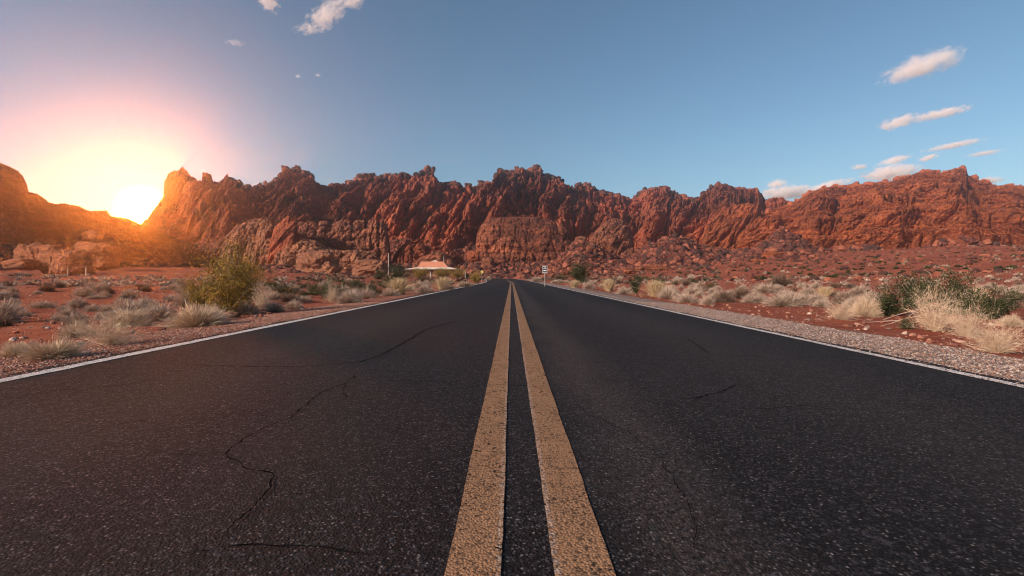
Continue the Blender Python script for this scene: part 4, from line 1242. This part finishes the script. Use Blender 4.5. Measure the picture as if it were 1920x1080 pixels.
# ------------------------------------------------------------------ signs
M_SIGNW = plain('sign_white', (0.80, 0.80, 0.82), 0.5, 0.05)
M_SIGNK = plain('sign_black', (0.035, 0.035, 0.04), 0.5, 0.1)
M_SIGNG = plain('sign_back_grey', (0.42, 0.42, 0.44), 0.45, 0.1, metal=0.3)
D = 40.0
sx_ = D * (1021.5 - VX) / F
gs = float(G(np.array([sx_]), np.array([D]))[0])
s = empty('road_sign', (sx_, D, gs))
tag(s, 'grey and black board with white lettering on a thin post right of the road', 'sign')
def SZ(py): return H + D * (VY - py) / F - gs
def SXp(px): return D * (px - 1021.5) / F
m = MB(); m.box(-0.03, 0.03, 0.03, 0.07, -0.3, SZ(500)); m.build('post', M_METAL, s)
m = MB(); m.box(SXp(1016.8), SXp(1026.4), 0.0, 0.025, SZ(512), SZ(498.2)); pn = m.build('panel', M_SIGNG, s)
m = MB(); m.box(SXp(1017.7), SXp(1025.5), -0.006, -0.001, SZ(510.2), SZ(498.8)); m.build('panel_face', M_SIGNK, pn)
m = MB()
def letters(x0, x1, z0, z1, k):
    w_ = (SXp(x1) - SXp(x0)) / k
    for i in range(k):
        a = SXp(x0) + i * w_
        m.box(a + w_ * .08, a + w_ * .36, -0.012, -0.008, SZ(z1), SZ(z0))
        m.box(a + w_ * .36, a + w_ * .86, -0.012, -0.008, SZ(z0) - (SZ(z0) - SZ(z1)) * .3, SZ(z0))
        if i % 2 == 0: m.box(a + w_ * .36, a + w_ * .86, -0.012, -0.008, SZ(z1), SZ(z1) + (SZ(z0) - SZ(z1)) * .3)
        else: m.box(a + w_ * .62, a + w_ * .86, -0.012, -0.008, SZ(z1), SZ(z0))
letters(1018.2, 1025.0, 499.0, 500.2, 7)
letters(1020.0, 1023.4, 500.9, 502.2, 3)
letters(1018.2, 1025.2, 503.0, 504.2, 7)
z0_, z1_ = SZ(508.6), SZ(506.0)
zm = (z0_ + z1_) / 2
m.box(SXp(1020.3), SXp(1025.0), -0.012, -0.008, zm - 0.028, zm + 0.028)
ar = [(SXp(1018.0), zm), (SXp(1020.9), z1_), (SXp(1020.9), z0_)]
m.add([(x_, -0.012, z_) for x_, z_ in ar], [(0, 2, 1)])
m.build('lettering', M_SIGNW, pn)

D = 75.0
sx2 = D * (903.5 - VX) / F
gs2 = float(G(np.array([sx2]), np.array([D]))[0])
s2_ = empty('warning_sign', (sx2, D, gs2))
tag(s2_, 'small pale yellow diamond sign on a post left of the road bend', 'sign')
zt = H + D * (VY - 510) / F - gs2
m = MB(); m.box(-0.035, 0.035, 0.02, 0.06, -0.3, zt + 0.1); m.build('post', M_METAL, s2_)
r_ = 0.30
m = MB(); m.prism(([(-r_, 0, zt), (0, 0, zt - r_), (r_, 0, zt), (0, 0, zt + r_)], [(-r_, .015, zt), (0, .015, zt - r_), (r_, .015, zt), (0, .015, zt + r_)]))
m.build('panel', plain('sign_yellow', (0.55, 0.42, 0.16), 0.5, 0.1), s2_)

# ------------------------------------------------------------------ clouds
DCL = 3000.0
def cloud(px, py, wpx, hpx, tilt, dens, label, seed, fluff=1.0, cov=0.0):
    k = DCL / F
    W, Hh = wpx * k / 2, hpx * k / 2
    V, Fs = ico(3)
    V = V * np.array([W * 1.25, Hh * 2.6, Hh * 1.45])
    n = NT('cloud_air_%d' % int(seed * 10))
    nt = n.t; n.n.remove(n.b)
    out = n.n['Material Output']
    tc = n.n.new('ShaderNodeTexCoord').outputs['Object']
    mp = n.n.new('ShaderNodeMapping'); mp.inputs['Scale'].default_value = (1 / W, 1 / (Hh * 2.2), 1 / Hh)
    n.l.new(tc, mp.inputs[0])
    ln = n.n.new('ShaderNodeVectorMath'); ln.operation = 'LENGTH'; n.l.new(mp.outputs[0], ln.inputs[0])
    mp2 = n.n.new('ShaderNodeMapping'); mp2.inputs['Scale'].default_value = (1 / (Hh * 1.5), 1 / (Hh * 1.2), 1 / (Hh * 1.0)); mp2.inputs['Location'].default_value = (seed * 3.1, seed * 1.7, seed)
    n.l.new(tc, mp2.inputs[0])
    nz = n.noise(mp2.outputs[0], 1.35, 6, 0.66, 0.5)
    f = n.math('ADD', n.math('MULTIPLY', n.math('SUBTRACT', 0.80, ln.outputs['Value']), 1.0), n.math('MULTIPLY', n.math('SUBTRACT', nz, 0.51 - cov), 4.6 * fluff))
    f = n.ramp(f, 0.0, 0.55)
    den = n.math('MULTIPLY', f, dens * 0.42 / Hh)
    vol = n.n.new('ShaderNodeVolumePrincipled')
    vol.inputs['Color'].default_value = (1, 0.95, 0.95, 1); vol.inputs['Anisotropy'].default_value = 0.0
    n.l.new(den, vol.inputs['Density'])
    n.l.new(vol.outputs[0], out.inputs['Volume'])
    n.m.cycles.volume_step_rate = 0.35
    o = mesh_np('cloud', V, Fs, mat=n.m)
    o.location = (DCL * (px - VX) / F, DCL, H + DCL * (VY - py) / F)
    o.rotation_euler = (0, math.radians(-tilt), 0)
    tag(o, label, 'cloud', 'small clouds in the evening sky')
    return o
cloud(1732, 124, 150, 46, 14, 2.4, 'largest lens shaped cloud at the upper right', 1.0, 0.6, 0.03)
cloud(1686, 229, 74, 24, 14, 2.2, 'left puff of the drawn out cloud above the ridge', 2.0, 0.7, 0.03)
cloud(1765, 213, 120, 18, 12, 2.0, 'right streak of the drawn out cloud above the ridge', 3.0, 0.7, 0.03)
cloud(1672, 325, 98, 28, 6, 3.5, 'fluffy white cloud just over the ridge crest', 4.0, 0.8, 0.05)
cloud(1678, 300, 66, 14, 14, 2.0, 'slim cloud directly above the fluffy one', 5.0, 0.7, 0.03)
cloud(1790, 272, 120, 13, 11, 1.8, 'long streak cloud over the ridge summit', 6.0, 0.7, 0.03)
cloud(1740, 296, 40, 12, 18, 1.8, 'short cloud left under the long streak', 7.0, 0.7, 0.03)
cloud(1848, 287, 80, 11, 8, 1.6, 'faint streak cloud right of the summit', 8.0, 0.7, 0.0)
cloud(1612, 313, 30, 10, 4, 1.8, 'tiny cloud left of the fluffy one', 9.0, 0.7, 0.03)
cloud(1456, 345, 36, 15, 6, 2.4, 'small puff highest over the gap in the cliffs', 10.0, 0.7, 0.05)
cloud(1475, 362, 100, 24, 4, 3.0, 'white cloud bank sitting in the gap in the cliffs', 11.0, 0.8, 0.06)
cloud(1545, 352, 110, 18, 16, 3.0, 'white cloud edge following the rising ridge', 12.0, 0.6, 0.06)
cloud(1856, 338, 50, 14, 0, 2.2, 'small cloud right behind the summit rocks', 13.0, 0.7, 0.03)
cloud(612, 28, 92, 26, 38, 1.7, 'ragged creamy cloud at the top of the picture', 14.0, 1.2, 0.03)
cloud(664, 2, 34, 18, 20, 1.6, 'cloud puff cut by the top edge of the picture', 15.0, 1.0, 0.05)
cloud(504, 6, 36, 22, -25, 1.6, 'small creamy cloud left of the ragged one', 16.0, 1.1, 0.03)
cloud(572, 52, 44, 12, 12, 0.7, 'thin wisp below the ragged cloud', 17.0, 1.3, 0.0)
cloud(440, 80, 34, 9, -4, 0.7, 'faint wisp left over the sun glow', 18.0, 1.1, 0.0)
cloud(559, 143, 11, 6, 8, 0.9, 'tiny lone puff in the left sky', 19.0, 0.6, 0.05)
cloud(596, 141, 12, 6, 0, 0.7, 'tiny faint puff right of the lone one', 20.0, 0.7, 0.03)

# ------------------------------------------------------------------ haze
m = MB(); m.box(-930, 930, -930, 930, -8.0, 88.0)
M_HAZE = bpy.data.materials.new('haze_air'); M_HAZE.use_nodes = True
hn, hl = M_HAZE.node_tree.nodes, M_HAZE.node_tree.links
hn.remove(hn['Principled BSDF'])
hv = hn.new('ShaderNodeVolumePrincipled')
hv.inputs['Color'].default_value = (0.98, 0.92, 0.88, 1)
hv.inputs['Density'].default_value = 0.00058
hv.inputs['Anisotropy'].default_value = 0.88
hl.new(hv.outputs[0], hn['Material Output'].inputs['Volume'])
hz = m.build('haze', M_HAZE)
tag(hz, 'thin evening haze filling the valley air', kind='stuff')
